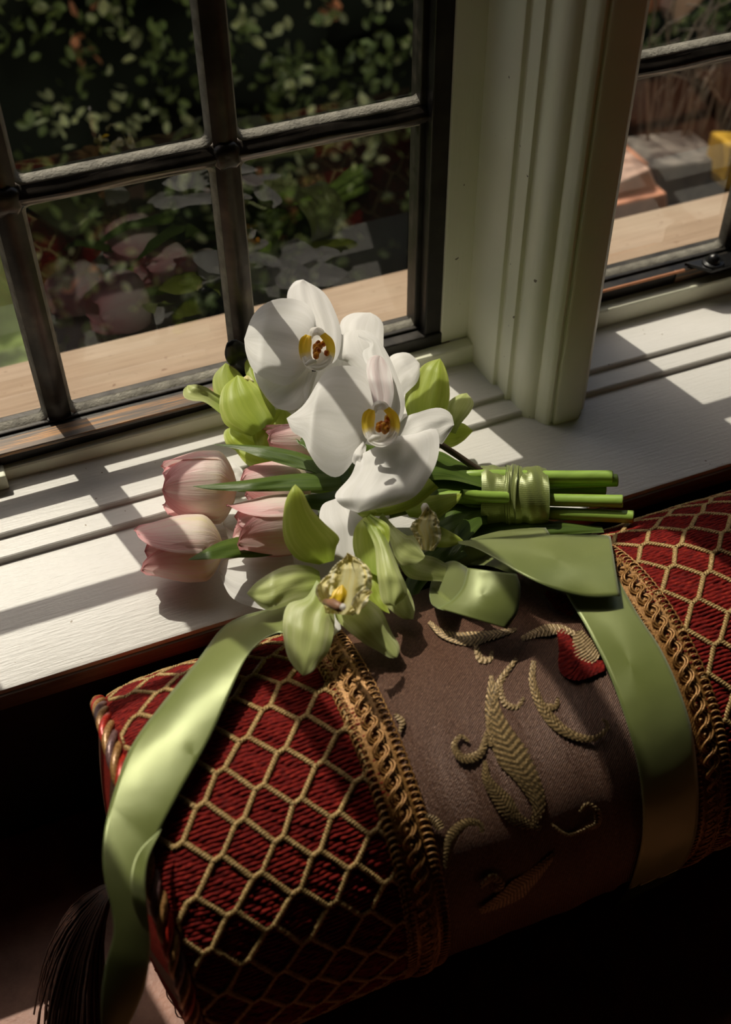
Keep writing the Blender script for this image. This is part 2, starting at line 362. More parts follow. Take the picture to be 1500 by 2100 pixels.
# moulded post between the two windows
pp = [(.339, .70), (.339, .650), (.3405, .600), (.3415, .5985), (.3440, .5980), (.3446, .5970), (.3446, .5845), (.3452, .5832), (.3478, .5826), (.3484, .5815),
      (.3484, .5735), (.3494, .5690), (.3512, .5655), (.3535, .5630), (.3562, .5615), (.3574, .5612), (.3576, .5590), (.3590, .5560), (.3606, .5530), (.3618, .5514), (.3636, .5504), (.3652, .5508), (.3658, .5522),
      (.3668, .5522), (.3674, .5495), (.3690, .5487), (.3875, .5487), (.3884, .5500), (.3884, .5516), (.3906, .5516), (.3912, .5530), (.3912, .5556), (.3932, .5560), (.3960, .5574), (.3984, .5600), (.3998, .5634), (.4002, .5662),
      (.4022, .5668), (.4026, .5705), (.4054, .5712), (.4060, .5760), (.4085, .5768), (.4092, .60), (.411, .650), (.411, .70)]
post = MB().prism(pp, -.002, .96, 'z').build('trim_5', M['post'], auto=True); post['kind'] = 'structure'
# jamb strips
j = MB().box(.3175, .3400, .640, .70, .0245, .96).build('trim_6', M['post'], bevel=.001); j['kind'] = 'structure'
j = MB().box(.4105, .4300, .640, .70, .0245, .96).build('trim_7', M['post'], bevel=.001); j['kind'] = 'structure'
for nm, a, b in (('trim_8', XL-.03, XL), ('trim_9', XR, XR+.03)):
    j = MB().box(a, b, .60, .70, 0, .96).build(nm, M['post']); j['kind'] = 'structure'

# steel casements with leaded panes
GY = .660; ROWS = [.205, .392, .592, .770]; ZB, ZT = .036, .93  # third row, out of view, raised so its shadow clears the bolster
def half_round(cx, cy, w, d, n=7):      # section of a came: flat back at the glass, round front
    return [(cx+w*math.cos(a), cy-d*math.sin(a)) for a in np.linspace(0, PI, n)]
def casement(name, x0, x1, verts):
    W = struct_empty(name, (x0, GY, .02))
    fr = MB(); fw = .0135
    for a, b in ((x0-.001, x0+fw), (x1-fw, x1+.001)):
        fr.box(a, b, .642, .668, .010, .955)
        fr.box(a+.004 if a < x0+.01 else a-.004, (b+.004) if a < x0+.01 else b-.004, .6525, .668, .03, .94)
    fr.box(x0, x1, .640, .668, .004, .0345); fr.box(x0, x1, .6500, .668, .0345, .0365); fr.box(x0, x1, .642, .668, .935, .955)
    fr.build('sash_frame', M['steel'], W, bevel=.0012)
    gx0, gx1 = x0+fw, x1-fw
    xs = [gx0]+verts+[gx1]; zs = [ZB]+ROWS+[ZT]
    for vx in verts:
        s = MB(); s.prism([(vx-.0078, GY-.001)]+[(vx-.0078+.0156*k/6, GY-.0075-.0028*math.sin(PI*k/6)) for k in range(7)]+[(vx+.0078, GY-.001)], .0305, ZT+.008, 'z')
        b_ = s.build('vertical_bar', M['lead'], W, auto=True)
    for rz in ROWS:
        s = MB(); N = 70; X = np.linspace(gx0-.002, gx1+.002, N); pr = [(GY-.001, -.0072), (GY-.006, -.0075), (GY-.0078, -.006)]+[(GY-.0085-.004*math.sin(PI*k/6), -.005+.010*k/6) for k in range(7)]+[(GY-.0078, .006), (GY-.006, .0072), (GY-.001, .0072)]
        P = np.array([[(x, a+.0003*math.sin(x*90+k), rz+b+.0004*math.sin(x*61)) for x in X] for k, (a, b) in enumerate(pr)]); s.grid(P)
        s.build('horizontal_bar', M['lead'], W, auto=True)
        for vx in verts:   # solder joint
            s = MB(); th = np.linspace(0, 2*PI, 13)[:-1]; rr = [.0078*(1+.28*abs(math.sin(2*a))+random.uniform(-.08, .08)) for a in th]
            P = np.array([[(vx+q*r*math.cos(a), GY-.0085-d, rz+q*r*math.sin(a)) for q, d in ((1.05, -.004), (1., .0035), (.75, .0052), (.3, .0056), (.001, .0054))] for r, a in zip(rr, th)])
            s.grid(P, True); s.build('solder_joint', M['lead'], W, smooth=True)
    for i in range(len(xs)-1):
        for k in range(len(zs)-1):
            a, b, c, d = xs[i]+(.0078 if i else 0), xs[i+1]-(.0078 if i < len(xs)-2 else 0), zs[k]+(.0072 if k else 0), zs[k+1]-(.0072 if k < len(zs)-2 else 0)
            tx, tz = random.uniform(-.0006, .0006), random.uniform(-.0006, .0006)
            g = mesh('pane', [(a-.004, GY+tx, c-.004), (b+.004, GY-tx, c-.004), (b+.004, GY-tx+tz, d+.004), (a-.004, GY+tx+tz, d+.004)], [(0, 1, 2, 3)], M['glass'], W, smooth=False)
            # putty fillet: ledge at the bottom and left, thin elsewhere, with rounded corners
            q = MB(); cr = .006; n = 5
            def loop(ins, y):
                r = max(cr-ins*.6, .0015); o = []
                A, B, C_, D_ = a+ins, b-ins, c+ins, d-ins
                for cx, cz, s0 in ((A+r, C_+r, PI), (B-r, C_+r, 1.5*PI), (B-r, D_-r, 0), (A+r, D_-r, .5*PI)):
                    for t_ in np.linspace(0, PI/2, n): 
                        o.append((cx+r*math.cos(s0+t_)+random.uniform(-1, 1)*.00012, y, cz+r*math.sin(s0+t_)+random.uniform(-1, 1)*.00012))
                o.append(o[0]); return o
            q.grid(np.array([loop(-.001, GY-.0072), loop(.0006, GY-.0066), loop(.0022, GY-.0012), loop(.0028, GY-.0004)]))
            q.build('putty_bead', M['putty'], W, smooth=True)
    return W
W1 = casement('window_1', XL, .3185, [-.102, .034, .170])
W2 = casement('window_2', .4300, XR, [.583, .719, .855])

# casement stay lying along the left sash: flat bar on a low bracket, leaf-shaped finial
stay = thing('casement_stay', 'flat bronze casement stay bar running along the foot of the left window', 'window fitting', (.0, .629, .024))
XS = -.24
MB().box(XS, .158, .6220, .6370, .0398, .0430).build('bar', M['bronze'], stay, bevel=.0006)
MB().box(.150, .171, .6235, .6345, .0245, .0400).build('bracket', M['black_iron'], stay, bevel=.001)
MB().box(XS+.01, XS+.03, .6235, .6345, .0245, .0398).build('bracket', M['black_iron'], stay, bevel=.001)
s = MB(); ring = lambda c, rx, ry, n=14: [(c[0]+rx*math.cos(a), c[1]+ry*math.sin(a), c[2]) for a in np.linspace(0, 2*PI, n, endpoint=False)]
P = [ring((.162, .6285, z), r, r) for z, r in ((.040, .006), (.0475, .0062), (.0485, .0078), (.0515, .0080), (.0525, .0050), (.054, .0045))]
s.grid(np.array(P).transpose(1, 0, 2), True); s.build('pin', M['black_iron'], stay, smooth=True)
s = MB(); P = []
for q in np.linspace(0, 1, 12):
    c = (.162+.001-.009*q, .6285-.002*q, .053+.031*q); r = .0035+.0068*math.sin(PI*min(1, q*1.02))**.8*(.6+.4*q)
    P.append([(c[0]+r*math.cos(a), c[1]+r*.42*math.sin(a), c[2]+.15*r*math.cos(a)) for a in np.linspace(0, 2*PI, 16, endpoint=False)])
P.append([(c[0], c[1], c[2]+.001)]*16); s.grid(np.array(P).transpose(1, 0, 2), True); s.build('finial', M['black_iron'], stay, smooth=True)
# pivot end of the other stay, on the right window
st2 = thing('casement_stay', 'dark riveted pivot plate and stay arm at the foot of the right window', 'window fitting', (.56, .632, .024))
c = Z(1465, 530, .043)
MB().box(c[0]-.030, c[0]+.022, .6385, .6425, .0245, .0350).build('bracket_plate', M['bronze'], st2, bevel=.0006)
P = [(c[0]-.020, .644), (c[0]-.006, c[1]-.008), (c[0]+.02, c[1]-.0075), (.95, c[1]-.0075), (.95, c[1]+.0065), (c[0]+.0, c[1]+.0085)]
MB().prism(P, .0355, .0385, 'z').build('arm', M['black_iron'], st2, bevel=.0006)
s = MB(); P = [ring((c[0], c[1], z), r, r, 20) for z, r in ((.0385, .0086), (.0400, .0086), (.0404, .0075), (.0402, .0056), (.0415, .0054), (.0445, .0046), (.0462, .003), (.0468, .0002))]
s.grid(np.array(P).transpose(1, 0, 2), True); s.build('rivet', M['black_iron'], st2, smooth=True)
MB().box(.4435, c[0]-.022, .6384, .6405, .0338, .0358).build('copper_lip', M['copper_edge'], st2, bevel=.0005)  # copper coloured strip along the lip of the right sash

# outside timber ledge
lp = [(.668, .012), (.668, -.03), (.815, -.060), (.818, -.034), (.813, -.030)]
lo = MB().prism(lp, -1.2, 2.2).build('trim_10', M['ledge'], auto=True); lo['kind'] = 'structure'

# ================================================================ GARDEN
GZ = -.95
g = MB().box(-3, 5, .72, 6, GZ-.05, GZ).build('ground', M['soil']); g['kind'] = 'structure'
def hedge(name, x0, x1, y0, z0, z1, ncl, label, bright=1.0, seed=1):
    rs = np.random.RandomState(seed)
    root = thing(name, label, 'hedge', ((x0+x1)/2, y0+.3, GZ))
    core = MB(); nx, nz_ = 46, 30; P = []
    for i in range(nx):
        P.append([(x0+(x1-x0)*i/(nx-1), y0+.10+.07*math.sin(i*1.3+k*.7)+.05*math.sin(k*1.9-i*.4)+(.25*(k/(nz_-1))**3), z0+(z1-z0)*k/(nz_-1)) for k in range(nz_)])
    core.grid(np.array(P)).box(x0, x1, y0+.2, y0+.6, z0, z1-.15); core.build('shade_backing', M['hedge_core'], root, smooth=True)  # near-black backing stands in for the shade between the leaves
    V, F, C = [], [], []
    for _ in range(ncl):
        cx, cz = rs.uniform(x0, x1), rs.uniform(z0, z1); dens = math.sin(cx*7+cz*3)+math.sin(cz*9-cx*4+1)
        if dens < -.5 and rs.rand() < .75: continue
        cy = y0+.04*math.sin(cx*9+cz*5)+rs.uniform(-.06, .08)
        axis = np.array([rs.normal()*.5, -abs(rs.normal())*.7-.3, abs(rs.normal())*.8+.2]); axis /= np.linalg.norm(axis)
        hue = rs.rand()
        for k in range(rs.randint(5, 11)):
            p = np.array([cx, cy, cz])+axis*.012*k+rs.normal(size=3)*.012
            d = axis*.5+rs.normal(size=3)*.7; d /= np.linalg.norm(d)
            n_ = np.cross(d, rs.normal(size=3)); n_ /= np.linalg.norm(n_); u_ = np.cross(n_, d)
            L = rs.uniform(.016, .028); w_ = L*.30; b = len(V)
            V += [p, p+d*L*.35+u_*w_+n_*.002, p+d*L*.75+u_*w_*.8+n_*.001, p+d*L, p+d*L*.75-u_*w_*.8+n_*.001, p+d*L*.35-u_*w_+n_*.002, p+d*L*.5-n_*.0015]
            F += [(b, b+1, b+6), (b+1, b+2, b+6), (b+2, b+3, b+6), (b+3, b+4, b+6), (b+4, b+5, b+6), (b+5, b, b+6)]
            g_ = bright*rs.uniform(.6, 2.0); col = np.array([.10, .13, .045])*g_ if hue < .74 else (np.array([.34, .36, .20])*g_ if hue < .965 else np.array([.42, .18, .10])*g_)  # pale tint paints sun glints on some leaf clusters; a few are orange
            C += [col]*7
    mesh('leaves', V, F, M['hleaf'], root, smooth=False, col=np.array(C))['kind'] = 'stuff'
    return root
hedge('hedge', -.9, 2.7, 1.75, GZ, 1.0, 3600, 'dense dark green hedge beyond the window glass, speckled with leaves painted pale as sun glints', 1.5)
s = MB().box(-1.5, .075, .98, 1.50, GZ, -.27); 
lw = s.build('grass_bank', M['lawn'], bevel=.03); tag(lw, 'smooth bright green lawn patch seen through the far left pane', 'lawn')
# raised bed seen through the right window
bed = MB().box(.66, 2.4, .93, 1.45, GZ, -.36).build('raised_bed', M['soil'], bevel=.02); tag(bed, 'dark earth bed beyond the right window, under the dry grass', 'garden bed')
def slab(name, pxs, y, th, mat, label, catg, group=None):
    """a broken tile or brick: outline taken at its own distance, lying tilted on the bed"""
    P = [Y(a, b, y) for a, b in pxs]; n = len(P); back = np.array([.012, th, -.012]); V = P+[p+back for p in P]
    F = [tuple(range(n)), tuple(range(2*n-1, n-1, -1))]+[(i, n+i, n+(i+1) % n, (i+1) % n) for i in range(n)]
    c = np.mean(V, 0); o = mesh(name, [v-c for v in V], F, mat, None, smooth=False); o.location = c
    b = o.modifiers.new('bevel', 'BEVEL'); b.width = .004; b.segments = 2
    return tag(o, label, catg, group)
slab('brick', [(1255, 380), (1335, 345), (1362, 415), (1245, 450)], 1.02, .10, M['rose_stone'], 'pale pink brick behind the ledge, just right of the white post', 'brick')
slab('brick', [(1240, 355), (1300, 325), (1345, 342), (1262, 380)], 1.06, .10, M['terracotta'], 'orange brick lying behind the pale pink one', 'brick')
slab('brick', [(1240, 425), (1370, 395), (1372, 430), (1235, 470)], 1.00, .05, M['terracotta'], 'thin orange brick edge lowest against the outside ledge', 'brick')
slab('paving_stone', [(1335, 345), (1495, 325), (1500, 400), (1362, 425)], 1.05, .10, M['grey_stone'], 'grey stone slab below the dry grass stems', 'stone')
slab('plant_pot', [(1489, 372), (1503, 300), (1560, 300), (1560, 400), (1490, 392)], 1.01, .06, M['yellow_glaze'], 'yellow pot side at the right edge of the view outside', 'pot')
slab('roof_tile', [(1300, 20), (1330, -60), (1430, -50), (1375, 15), (1330, 30)], 1.50, .05, M['terracotta'], 'round orange clay tile at the top of the right window', 'tile')
slab('roof_tile', [(1372, 20), (1400, -60), (1520, -90), (1450, -5), (1388, 52)], 1.46, .05, M['rose_stone'], 'pointed pink clay tile at the top of the right window', 'tile')
s = MB(); rs = random.Random(3)
for k in range(44):
    b = Y(rs.uniform(1300, 1560), rs.uniform(300, 345), 1.12+rs.uniform(0, .12)); dx, dz = rs.uniform(-.06, .12), rs.uniform(.10, .24)
    P = [b+np.array([dx*q+.04*q*q*rs.uniform(-1, 1), .02*q, dz*math.sin(q*1.5)]) for q in np.linspace(0, 1, 8)]
    s.tube(P, [.0022*(1-.75*q)+.0003 for q in np.linspace(0, 1, 8)], 4)
gr = s.build('dry_grass', M['straw'], smooth=True); tag(gr, 'fan of grey brown dry grass stems outside the right window', 'grass', kind='stuff')
s = MB()
P = [[(Y(1180, 300, 1.3)[0]+.9*i/19, 1.32+.05*math.sin(i*2.1+k)+.03*math.sin(k*3), -.345+.17*k/9-.02*math.sin(i)) for k in range(10)] for i in range(20)]
s.grid(np.array(P)); sb = s.build('dead_leaf_mound', M['soil'], smooth=True); tag(sb, 'dark brown mound of dead leaves behind the dry grass', 'mound')

# ================================================================ WINDOW SEAT AND BOLSTER
seat = MB().box(-1.6, 2.4, -.06, .478, -.186, -.168).build('window_seat', M['bench'], bevel=.003); tag(seat, 'dark reddish window seat board under the bolster', 'seat')
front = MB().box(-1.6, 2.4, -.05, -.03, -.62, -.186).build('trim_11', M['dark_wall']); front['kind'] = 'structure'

bol = thing('bolster_cushion', 'round bolster in red chenille with gold lattice and a mauve brocade middle', 'cushion', (.27, YC, -.166))
X0, X1 = .003, .620
def Rx(x):
    e = min(abs(x-X0), abs(X1-x)); return RC-.0075*math.exp(-e/.012)+.0009*math.sin(x*37)
def CP(x, s, off=0.0):
    th = s/RC; r = Rx(x)+off; return (x, YC-r*math.cos(th), ZC+r*math.sin(th))
def s_at(deg): return math.radians(deg)*RC
def cover(name, xa, xb, mat, dx, rib, amp, fine=(-32, 152)):
    xs = np.linspace(xa, xb, max(2, int((xb-xa)/dx)+1)); ds = rib/6
    ss = np.r_[np.arange(s_at(fine[0]), s_at(fine[1]), ds), np.linspace(s_at(fine[1]), s_at(360+fine[0]), 40)]
    X_, S_ = np.meshgrid(xs, ss, indexing='ij')
    rx = np.vectorize(Rx)(X_)
    jit = .00018*np.sin(X_*210+S_*33)+.00014*np.sin(X_*540+S_*91)+.0006*np.sin(X_*37)
    ph = (S_+jit)/rib; br = np.floor(ph); f_ = ph-br
    h = amp*(np.sqrt(np.clip(1-(2*f_-1)**2, 0, 1)))*(1+.35*np.sin(br*12.9898+np.floor(X_*70+br*.37)*4.1)) if amp else 0*X_
    h = h+.00022*np.sin(X_*900+br*2.3)*(amp > 0)
    if not amp: h = .0004*np.sin(X_*95+np.sin(S_*30)*1.6)+.0003*np.sin(X_*230+S_*25)+.0012*np.exp(-((X_-.292+.004*np.sin(S_*30))/.0016)**2)+.0010*np.exp(-((X_-.255+.005*np.sin(S_*26))/.0014)**2)
    r = rx+h; th = S_/RC
    P = np.stack([X_, YC-r*np.cos(th), ZC+r*np.sin(th)], -1)
    nu, nv = X_.shape; idx = np.arange(nu*nv).reshape(nu, nv)
    F = np.stack([idx[:-1, :-1], idx[:-1, 1:], idx[1:, 1:], idx[1:, :-1]], -1).reshape(-1, 4)
    me = bpy.data.meshes.new(name); me.vertices.add(nu*nv); me.vertices.foreach_set('co', P.astype(np.float32).ravel())
    me.loops.add(F.size); me.loops.foreach_set('vertex_index', F.ravel().astype(np.int32)); me.polygons.add(len(F))
    me.polygons.foreach_set('loop_start', np.arange(0, F.size, 4, dtype=np.int32)); me.update(calc_edges=True); me.validate()
    me.polygons.foreach_set('use_smooth', [True]*len(me.polygons)); me.materials.append(mat)
    o = bpy.data.objects.new(name, me); COL.objects.link(o); o.parent = bol; o.matrix_parent_inverse = Matrix.Translation(-Vector(bol.location)); return o
XB1, XB2 = .1340, .3130
tag(cover('chenille_panel', X0, XB1, M['red'], .0010, .0024, .0014), 'red ribbed chenille panel on the left end')
tag(cover('chenille_panel', XB2, X1, M['red'], .0014, .0024, .0014), 'red ribbed chenille panel on the right end')
tag(cover('brocade_panel', XB1, XB2, M['mauve'], .0020, .0060, 0), 'mauve brown satin panel in the middle')
# end caps, slightly domed, patched red and mauve
for nm, x, sg in (('end_cap', X0, -1), ('end_cap', X1, 1)):
    P = [[(x+sg*(.0150*(1-(q)**2.2)), YC-.0965*q*math.cos(a), ZC+.0965*q*math.sin(a)) for q in np.linspace(1, .001, 14)] for a in np.linspace(0, 2*PI, 73)]
    s = MB(); s.grid(np.array(P)); o = s.build(nm, [M['red'], M['mauve']], bol, smooth=True)
    for i, p in enumerate(o.data.polygons):
        if math.sin((i//13)*2*PI/72*9) > .25: p.material_index = 1
    bpy.context.view_layer.update()

# gold lattice braid laid on the chenille, two twisted strands per side of each cell
PX, PS, HN = .0162, .01365, .0025
def lattice(name, xa, xb, x0, s0):
    a_, b_ = MB(), MB(); segs = []
    for j in range(-40, 40):
        for i in range(-30, 40):
            if (i+j) % 2: continue
            x, s = x0+i*PX+.0010*math.sin(j*.8+i), s0+j*PS+.0008*math.sin(i*1.7)
            if s < s_at(-30) or s > s_at(152): continue
            nb = lambda I, J: (x0+I*PX+.0010*math.sin(J*.8+I), s0+J*PS+.0008*math.sin(I*1.7))
            segs.append(((x-HN, s-.0006), (x+HN, s+.0006)))
            for J in (1, -1):
                n_ = nb(i+1, j+J); segs.append(((x+HN, s+.0006), (n_[0]-HN, n_[1]-.0006)))
    for (p, q) in segs:
        if min(p[0], q[0]) < xa-.004 or max(p[0], q[0]) > xb+.010: continue
        L = math.hypot(q[0]-p[0], q[1]-p[1]); n = max(4, int(L/.00055)); n_ = np.array([-(q[1]-p[1]), q[0]-p[0]])/L
        for ph, mb_ in ((0, a_), (PI, a_)):
            pts = []
            for k in range(n+1):
                t_ = k/n; w_ = 2*PI*t_*L/.0034+ph; cx, cs = p[0]+(q[0]-p[0])*t_, p[1]+(q[1]-p[1])*t_
                o_ = .00095*math.sin(w_); pts.append(CP(min(max(cx+n_[0]*o_, xa), xb), cs+n_[1]*o_, .0012+.0005*math.cos(w_)))
            mb_.tube(pts, .00092, 5, cap=False)
    return a_.build(name, M['braid'], bol, smooth=True)
lattice('lattice_braid', .010, XB1-.010, .0851, .1452)['kind'] = 'stuff'
lattice('lattice_braid', XB2+.008, X1-.006, .0851+PX*16-.004, .1452+.004)['kind'] = 'stuff'

# woven gimp trims: ground braid, two interlaced chain cords, looped picot edges
def gimp(xc):
    root = MB(); ss = np.arange(s_at(-32), s_at(152), .0006)
    P = np.array([[CP(xc+w_, s, .0016+.0004*math.sin(s/.0006*PI*.5)*(1 if k % 2 else -1)) for k, w_ in enumerate(np.linspace(-.0085, .0085, 17))] for s in ss])
    root.grid(P); base = root.build('gimp_trim', M['gimp'], bol, smooth=True); tag(base, 'copper gold woven gimp braid with chain centre')
    for sg in (1, -1):
        for o_ in (-.0009, .0009):
            c_ = MB(); sq = np.arange(s_at(-32), s_at(152), .0008); am = .0036
            pts = []
            for s in sq:
                w_ = 2*PI*s/.0165; k = math.sin(w_); pts.append(CP(xc+sg*(am*math.copysign(abs(k)**.75, k)+0)+o_, s, .0032+.0011*sg*math.cos(w_)))
            c_.tube(pts, .00066, 5, cap=False); q = c_.build('chain_cord', M['gimp'], base, smooth=True)
    for sg in (1, -1):
        e_ = MB(); L = s_at(152)-s_at(-32); n = int(L/.0036)*12; pts = []
        for k in range(n+1):
            t_ = k/12; a = 2*PI*t_
            pts.append(CP(xc+sg*(.0098+.0026*math.cos(a)), s_at(-32)+t_*.0036+.0017*math.sin(a), .0020+.0007*math.sin(a)))
        e_.tube(pts, .00055, 4, cap=False); e_.build('picot_edge', M['gimp'], base, smooth=True)
    # small centre knots
    k_ = MB()
    for s in np.arange(s_at(-30), s_at(150), .00825):
        P = []
        for a in np.linspace(0, 2*PI, 9)[:-1]:
            P.append([CP(xc+.0012*q*math.cos(a), s+.0012*q*math.sin(a), .0018+.0014*(1-q*q)) for q in (1, .7, .35, .01)])
        k_.grid(np.array(P), True)
    k_.build('centre_knots', M['gimp'], base, smooth=True)['kind'] = 'stuff'
gimp(XB1); gimp(XB2)

# twisted cord round the end seams
def rope(name, xc, rc, mats, full=True):
    root = MB(); first = None
    for i, mt in enumerate(mats):
        s = MB(); n = 620; pts = []
        for k in range(n+1):
            a = 2*PI*k/n; w_ = 15*a+2*PI*i/len(mats); rr = rc+.0030*math.cos(w_)+.0006*math.sin(5*a)
            pts.append((xc+.0030*math.sin(w_), YC-rr*math.cos(a), ZC+rr*math.sin(a)))
        s.tube(pts, .0023, 7, cap=False); o = s.build('cord_strand' if first else name, M[mt], first or bol, smooth=True)
        if not first: first = o
    return first
rope('piping_cord', X0+.001, .1000, ['cord_gold', 'cord_red', 'cord_gold', 'cord_mauve'])
rope('piping_cord', X1-.001, .1000, ['cord_gold', 'cord_red', 'cord_gold', 'cord_mauve'])
# tassel hanging from the middle of the end cap
s = MB(); rs = random.Random(5)
for k in range(420):
    a, q = rs.uniform(0, 2*PI), math.sqrt(rs.random()); b = np.array([-.014, YC, ZC])
    e = np.array([-.062+.020*q*math.cos(a)+rs.uniform(-.008, .008), .322+.045*q*math.sin(a), -.163+rs.uniform(0, .010)])
    mid = b+np.array([-.035+.012*q*math.cos(a), -.012+.022*q*math.sin(a), -.012+.006*rs.random()])
    P = [(1-t_)**2*b+2*t_*(1-t_)*mid+t_*t_*e for t_ in np.linspace(0, 1, 8)]; s.tube(P, .0007, 3, cap=False)
tas = s.build('tassel', M['tassel'], bol, smooth=True); tag(tas, 'dark brown yarn tassel hanging from the end cap', kind='stuff')
s = MB()   # loose threads at the lower corner
for k in range(7):
    b = Z(342+rs.uniform(-8, 20), 1945+rs.uniform(-10, 10), -.10); e = Z(330+rs.uniform(-20, 50), 2000+rs.uniform(-20, 10), -.155)
    s.tube([b+(e-b)*t_+np.array([math.sin(t_*9+k)*.004, math.cos(t_*7+k*2)*.004, 0]) for t_ in np.linspace(0, 1, 14)], .00045, 4)
s.build('loose_threads', M['cord_gold'], bol, smooth=True)['kind'] = 'stuff'

# ---------------------------------------------------------------- the blade: a curved sheet between two edges
def blade(name, L, R, mat, parent, z=0.0, g=0.0, y0=0.0, bow=(0, 0), cup=0.0, tilt=0.0, ruf=0.0, rf=7, n=18, mlat=9, surf=None, rib=0.0, twist=0.0, sd=0, keel=None, wav=1.6):
    """L, R: the two edges as measured points; z (mm) height at y0, g rise per px; bow: height profile (mm) base to tip; cup: edges raised"""
    if keel is None: keel = .7 if name in ('petal', 'leaf') else 0
    A = cat(L, n); B = cat(R, n); bw = cat(np.asarray(bow, float), n)[:, 0]
    V, UV = [], []
    w_ = np.linalg.norm(A-B, axis=1); wmax = w_.max()+1e-9
    for i in range(n):
        for j in range(mlat):
            t_ = -1+2*j/(mlat-1); p = A[i]*(1-(t_+1)/2)+B[i]*((t_+1)/2); s_ = i/(n-1)
            rel = w_[i]/wmax
            h = bw[i]+.62*cup*t_*t_*rel+tilt*t_*rel+twist*t_*(s_-.5)*2*rel-(keel*math.exp(-(t_/.16)**2)*rel*(1-s_*.5))
            if surf != 'cyl': h += wav*mnoise.noise(Vector((t_*1.7+p[0]*.013, s_*2.4+p[1]*.011, 2.2)))*rel
            if ruf and rf < 4: h += ruf*abs(t_)**2*math.sin(rf*2*PI*s_+sd+(1.7 if t_ > 0 else 0))*rel
            elif ruf:
                eg = max(abs(t_)**3, max(0, (s_-.72)/.28)); q_ = mnoise.noise(Vector((t_*3.1+sd+5, s_*rf*1.1, 3.3+ruf)))+.6*mnoise.noise(Vector((t_*7+sd, s_*rf*2.6, 8.1)))
                h += ruf*1.9*eg*q_+.9*mnoise.noise(Vector((t_*2.2, s_*3+sd, 1.1)))
                dv = mnoise.noise(Vector((t_*4+9, s_*rf*1.5, ruf)))*eg*3.2; p = p+(p-(A[i]+B[i])/2)/(w_[i]+1e-6)*dv*1.6+(A[min(i+1, n-1)]-A[max(i-1, 0)])*0
            if rib: h += rib*(.5+.5*math.sin((s_+.06*abs(t_))*2*PI*rf))
            if surf == 'cyl': q = cyl(p[0], p[1], h/1000)
            else: q = Z(p[0], p[1], (z-g*(p[1]-y0)+h)/1000)
            V.append(q); UV.append(((t_+1)/2, s_))
    F = [(i*mlat+j, i*mlat+j+1, (i+1)*mlat+j+1, (i+1)*mlat+j) for i in range(n-1) for j in range(mlat-1)]
    return mesh(name, V, F, mat, parent, uv=UV)
def stripe(axis, w, n=None):
    """two edges of a strip that follows an axis, w px half widths"""
    A = cat(axis, 24); W_ = cat(np.asarray(w, float), 24)[:, 0]; T = np.gradient(A, axis=0); T /= np.linalg.norm(T, axis=1)[:, None]+1e-9
    N_ = np.stack([-T[:, 1], T[:, 0]], 1); return A+N_*W_[:, None], A-N_*W_[:, None]

# brocade flowers and scrolls, raised satin stitch on the mauve panel
def motif(name, axis, w, mat='brocade', rf=14, n=60):
    L, R = stripe(axis, w); return blade(name, L, R, M[mat], bol, surf='cyl', bow=(1.5, 1.5), cup=-.7, rib=.6, rf=rf, n=n, mlat=7)
motif('brocade_leaf', [(1008, 1385), (1012, 1460), (1040, 1530), (1080, 1590), (1105, 1650), (1090, 1700)], [4, 12, 27, 34, 27, 5], rf=26, n=160)
motif('brocade_leaf', [(1060, 1350), (1025, 1400), (1005, 1470), (1008, 1530)], [4, 8, 10, 5], rf=16, n=90)
motif('brocade_scroll', [(1000, 1500), (985, 1545), (950, 1555), (932, 1530), (945, 1510), (962, 1520)], [5, 9, 10, 10, 8, 3], rf=18, n=90)
motif('brocade_leaf', [(995, 1560), (1000, 1600), (1030, 1640), (1060, 1680), (1110, 1700)], [4, 14, 20, 16, 6], rf=22, n=120)
motif('brocade_scroll', [(1095, 1355), (1093, 1400), (1115, 1455), (1160, 1500), (1215, 1515), (1248, 1490), (1235, 1475)], [5, 9, 9, 10, 12, 11, 3], rf=32, n=190)
motif('brocade_scroll', [(1120, 1450), (1140, 1448), (1145, 1430)], [8, 8, 3], rf=6, n=40)
motif('brocade_scroll', [(1025, 1400), (1035, 1440), (1060, 1450), (1075, 1430)], [3, 6, 7, 3], rf=12, n=60)
motif('brocade_scroll', [(1200, 1700), (1225, 1690), (1225, 1665), (1205, 1650), (1190, 1665)], [4, 7, 8, 7, 3], rf=14, n=70)
motif('brocade_scroll', [(1130, 1690), (1165, 1712), (1205, 1700)], [3, 4, 3], rf=12, n=50)
motif('brocade_scroll', [(915, 1780), (925, 1720), (955, 1688), (985, 1690), (990, 1708)], [5, 11, 13, 10, 4], rf=20, n=100)
motif('brocade_scroll', [(905, 1700), (890, 1680), (870, 1672)], [8, 10, 4], rf=8, n=40)
motif('brocade_scroll', [(810, 1465), (825, 1480), (820, 1500)], [4, 7, 3], rf=6, n=30)
motif('brocade_leaf', [(985, 1870), (1040, 1840), (1090, 1800), (1140, 1750)], [6, 16, 20, 4], rf=20, n=90)
motif('brocade_scroll', [(985, 1820), (1010, 1800), (1030, 1815), (1015, 1830)], [4, 9, 8, 3], rf=10, n=50)
motif('brocade_leaf', [(880, 1275), (910, 1300), (960, 1310), (1020, 1300), (1060, 1290)], [4, 12, 15, 11, 4], rf=20, n=110)
motif('brocade_scroll', [(975, 1320), (985, 1350), (1005, 1352), (1010, 1335)], [4, 8, 7, 3], rf=8, n=50)
motif('brocade_scroll', [(1070, 1310), (1110, 1295), (1150, 1290), (1180, 1300)], [5, 11, 12, 5], rf=14, n=70)
motif('brocade_flower', [(1150, 1290), (1165, 1330), (1180, 1370), (1240, 1365)], [8, 26, 26, 10], 'red', rf=16, n=70)
motif('brocade_flower', [(1185, 1295), (1200, 1330), (1225, 1352)], [10, 26, 12], 'brocade', rf=12, n=80)
